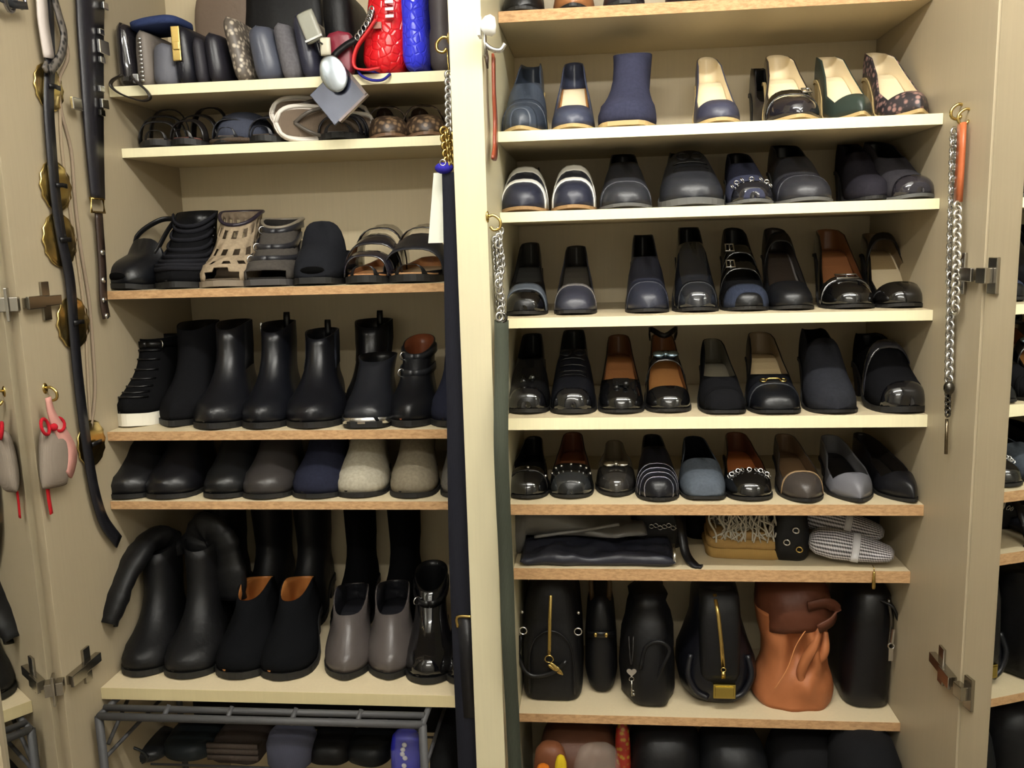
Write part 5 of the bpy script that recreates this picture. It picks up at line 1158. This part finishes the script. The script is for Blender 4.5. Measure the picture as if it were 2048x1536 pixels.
# right side panel of the right unit
c = on_x(1916, 226, XD - .006)
t = thing('chain_belt', 'long silver chain with brown leather grip on the right side panel', 'chain', c)
hook(t, (.004, 0, .0), GOLD, 1.0, -1); hook(t, Vector((.004, -.03, -.012)), GOLD, .9, -1)
mesh('leather_grip', ribbon([on_x(px, py, XD - .012) - c for px, py in ((1924, 246), (1922, 300), (1919, 350), (1916, 404))], (0, 1, 0), .011, .006), lea(178, 96, 58), t)
pts = [on_x(1909 - .028 * (i * 12), 264 + 12 * i, XD - .010) - c for i in range(26)]
links(t, pts, .0075, .0024, SILV, flat=1.0)
pts = [on_x(1915 - .02 * (i * 9), 412 + 9 * i, XD - .016) - c for i in range(24)]
links(t, pts, .0075, .0027, mat('met', (225, 222, 215)))
pts = [on_x(1902 - .02 * (i * 9), 570 + 9 * i, XD - .010) - c for i in range(22)]
links(t, pts, .007, .0026, SILV)
pts = [on_x(1896 - .01 * (i * 8), 780 + 8 * i, XD - .010) - c for i in range(7)]
links(t, pts, .005, .0018, DMET)
mesh('end_bar', tube([on_x(1894, 838, XD - .008) - c, on_x(1892, 908, XD - .008) - c], .0028, 7), mat('met', (120, 108, 88)), t)
mesh('charm', ball(on_x(1898, 776, XD - .014) - c, .009, .009, .012, n=10, m=7), DMET, t)

# ------------------------------------------------------------------ wire rack below the bottom left shelf
ZR = .61; YR = -.19
x0, x1 = wx(200, YR, ZR), wx(846, YR, ZR)
t = thing('wire_rack', 'dark metal pull-out wire rack under the bottom left shelf', 'rack', (x0, YR, .07))
RM = mat('rub', (66, 66, 68)); o_ = Vector((x0, YR, .07))
def bar(name, a, b, r=.006): mesh(name, tube([Vector(a) - o_, Vector(b) - o_], r, 8), RM, t)
ztop = on_y(520, 1441, YR).z; ztop2 = on_y(520, 1423, YR + .02).z
bar('rail', (x0, YR, ztop), (x1, YR, ztop), .0075); bar('rail', (x0, YR + .02, ztop2), (x1, YR + .02, ztop2), .0065)
bar('rail', (x0, YR + .30, ztop), (x1, YR + .30, ztop), .006)
for xx in (x0, x1):
    bar('upright', (xx, YR, .07), (xx, YR, ztop), .008); bar('upright', (xx, YR + .30, .07), (xx, YR + .30, ztop), .007)
    bar('side_rail', (xx, YR, ztop), (xx, YR + .30, ztop), .006); bar('side_rail', (xx, YR, ztop - .09), (xx, YR + .30, ztop - .09), .004)
for i in range(5): bar('wire', (x0, YR + .03 + .065 * i, ztop - .2025), (x1, YR + .03 + .065 * i, ztop - .2025), .0025)
for i in range(4): bar('clip', (x0 + (x1 - x0) * (.2 + .2 * i), YR - .002, ztop - .006), (x0 + (x1 - x0) * (.2 + .2 * i) + .006, YR + .022, ztop2 + .007), .005)
bar('side_brace', (x0, YR + .02, ztop - .07), (x0, YR + .12, ztop - .01), .004)
tb = thing('dark_filler_box', 'black fabric box added to darken the back of the wire rack', 'box', ((x0 + x1) / 2, .22, ztop - .1995))  # invented dark box, added to black out the back of the rack
hw = (x1 - x0) / 2 - .03
mesh('box_body', box(-hw, hw, -.11, .11, 0, .165), mat('fab', (20, 20, 22)), tb, smooth=False, bevel=.006)
mesh('lid', box(-hw - .004, hw + .004, -.114, .114, .16, .178), mat('fab', (24, 24, 26)), tb, smooth=False, bevel=.004)
cg = on_y(894, 1440, .0)
tb = thing('dark_gap_filler', 'black form added to darken the gap between the wire rack and the partition', 'bag', (cg.x, .02, .07))  # invented dark form, added to keep the gap beside the rack black
mesh('body', stack([(0, 0, 0, .022, .12), (.01, 0, 0, .026, .13), (.3, 0, 0, .027, .13), (cg.z - .10, 0, 0, .025, .125), (cg.z - .07, 0, 0, .012, .1)], e=4, wr=.003), mat('fab', (20, 20, 22)), tb)
g = 'bags in the wire rack'
zr = ztop - .1995
def rackbag(name, lb, cat, px0, px1, top, yc, hb, m, seed, wr=.006, e=2.6):
    c = on_y((px0 + px1) / 2, top, yc - hb * .2); a, b = wx(px0, yc - hb * .6, c.z), wx(px1, yc - hb * .6, c.z); h = (b - a) / 2 * 1.06; T = max(c.z - zr, .03)
    tt = thing(name, lb, cat, ((a + b) / 2, yc, zr), 0, g)
    mesh('body', stack([(0, 0, 0, h * .9, hb * .9), (.006, 0, 0, h, hb), (T * .6, 0, 0, h, hb), (T * .85, 0, 0, h * .88, hb * .86), (T * .96, 0, 0, h * .65, hb * .6), (T, 0, 0, h * .3, hb * .25)], e=e, wr=wr, ws=16, seed=seed, n=36), m, tt)
    return tt, h, T
tt, h, T = rackbag('handbag', 'black handbag with a round handle at the left of the wire rack', 'handbag', 232, 326, 1486, .02, .06, mat('lea', (30, 33, 36)), 1)
mesh('handle', ring((0, -.062, T * .8), .03, .003, (0, 1, .5), 20, 6), lea(44, 48, 50), tt)
rackbag('handbag', 'dark teal bag second in the wire rack', 'handbag', 322, 420, 1462, .04, .07, mat('soft', (26, 36, 42)), 2)
tt, h, T = rackbag('folded_cloth', 'dark brown folded cloths stacked in the wire rack', 'cloth', 426, 522, 1456, .03, .06, mat('fab', (58, 50, 46)), 3, e=5)
for q in (.35, .6, .82): mesh('fold', ribbon([(-h * .98, -.063, T * q), (0, -.066, T * q + .002), (h * .98, -.063, T * q)], (0, 0, 1), .005, .006), mat('fab', (84, 74, 68)), tt)
rackbag('felt_hat', 'grey-blue felt hat in the wire rack', 'hat', 528, 616, 1454, .0, .05, mat('fab', (84, 86, 104)), 4, .004)
rackbag('handbag', 'black bag right of the felt hat in the wire rack', 'handbag', 616, 700, 1462, .04, .07, BAGB, 5)
rackbag('handbag', 'black bag beside the blue printed pouch in the wire rack', 'handbag', 694, 776, 1466, .04, .07, mat('soft', (24, 27, 30)), 6)
tt, h, T = rackbag('printed_pouch', 'royal blue pouch with white print in clear plastic', 'pouch', 780, 838, 1462, -.02, .02, mat('lea', (44, 48, 190)), 7, .002)
mesh('white_print', add(*[ball((-.002 + .003 * math.sin(i * 2), -.0215, T * q), .0055, .002, .0055, n=10, m=6) for i, q in enumerate((.22, .42, .52, .64, .76))]), mat('rub', (225, 225, 235)), tt)
mesh('plastic_wrap', stack([(0, 0, -.001, h * 1.15, .026), (T * .5, 0, -.001, h * 1.12, .026), (T * .95, .004, -.001, h * .8, .02), (T * 1.02, .004, 0, h * .4, .01)], wr=.003), mat('film', (225, 225, 235)), tt)
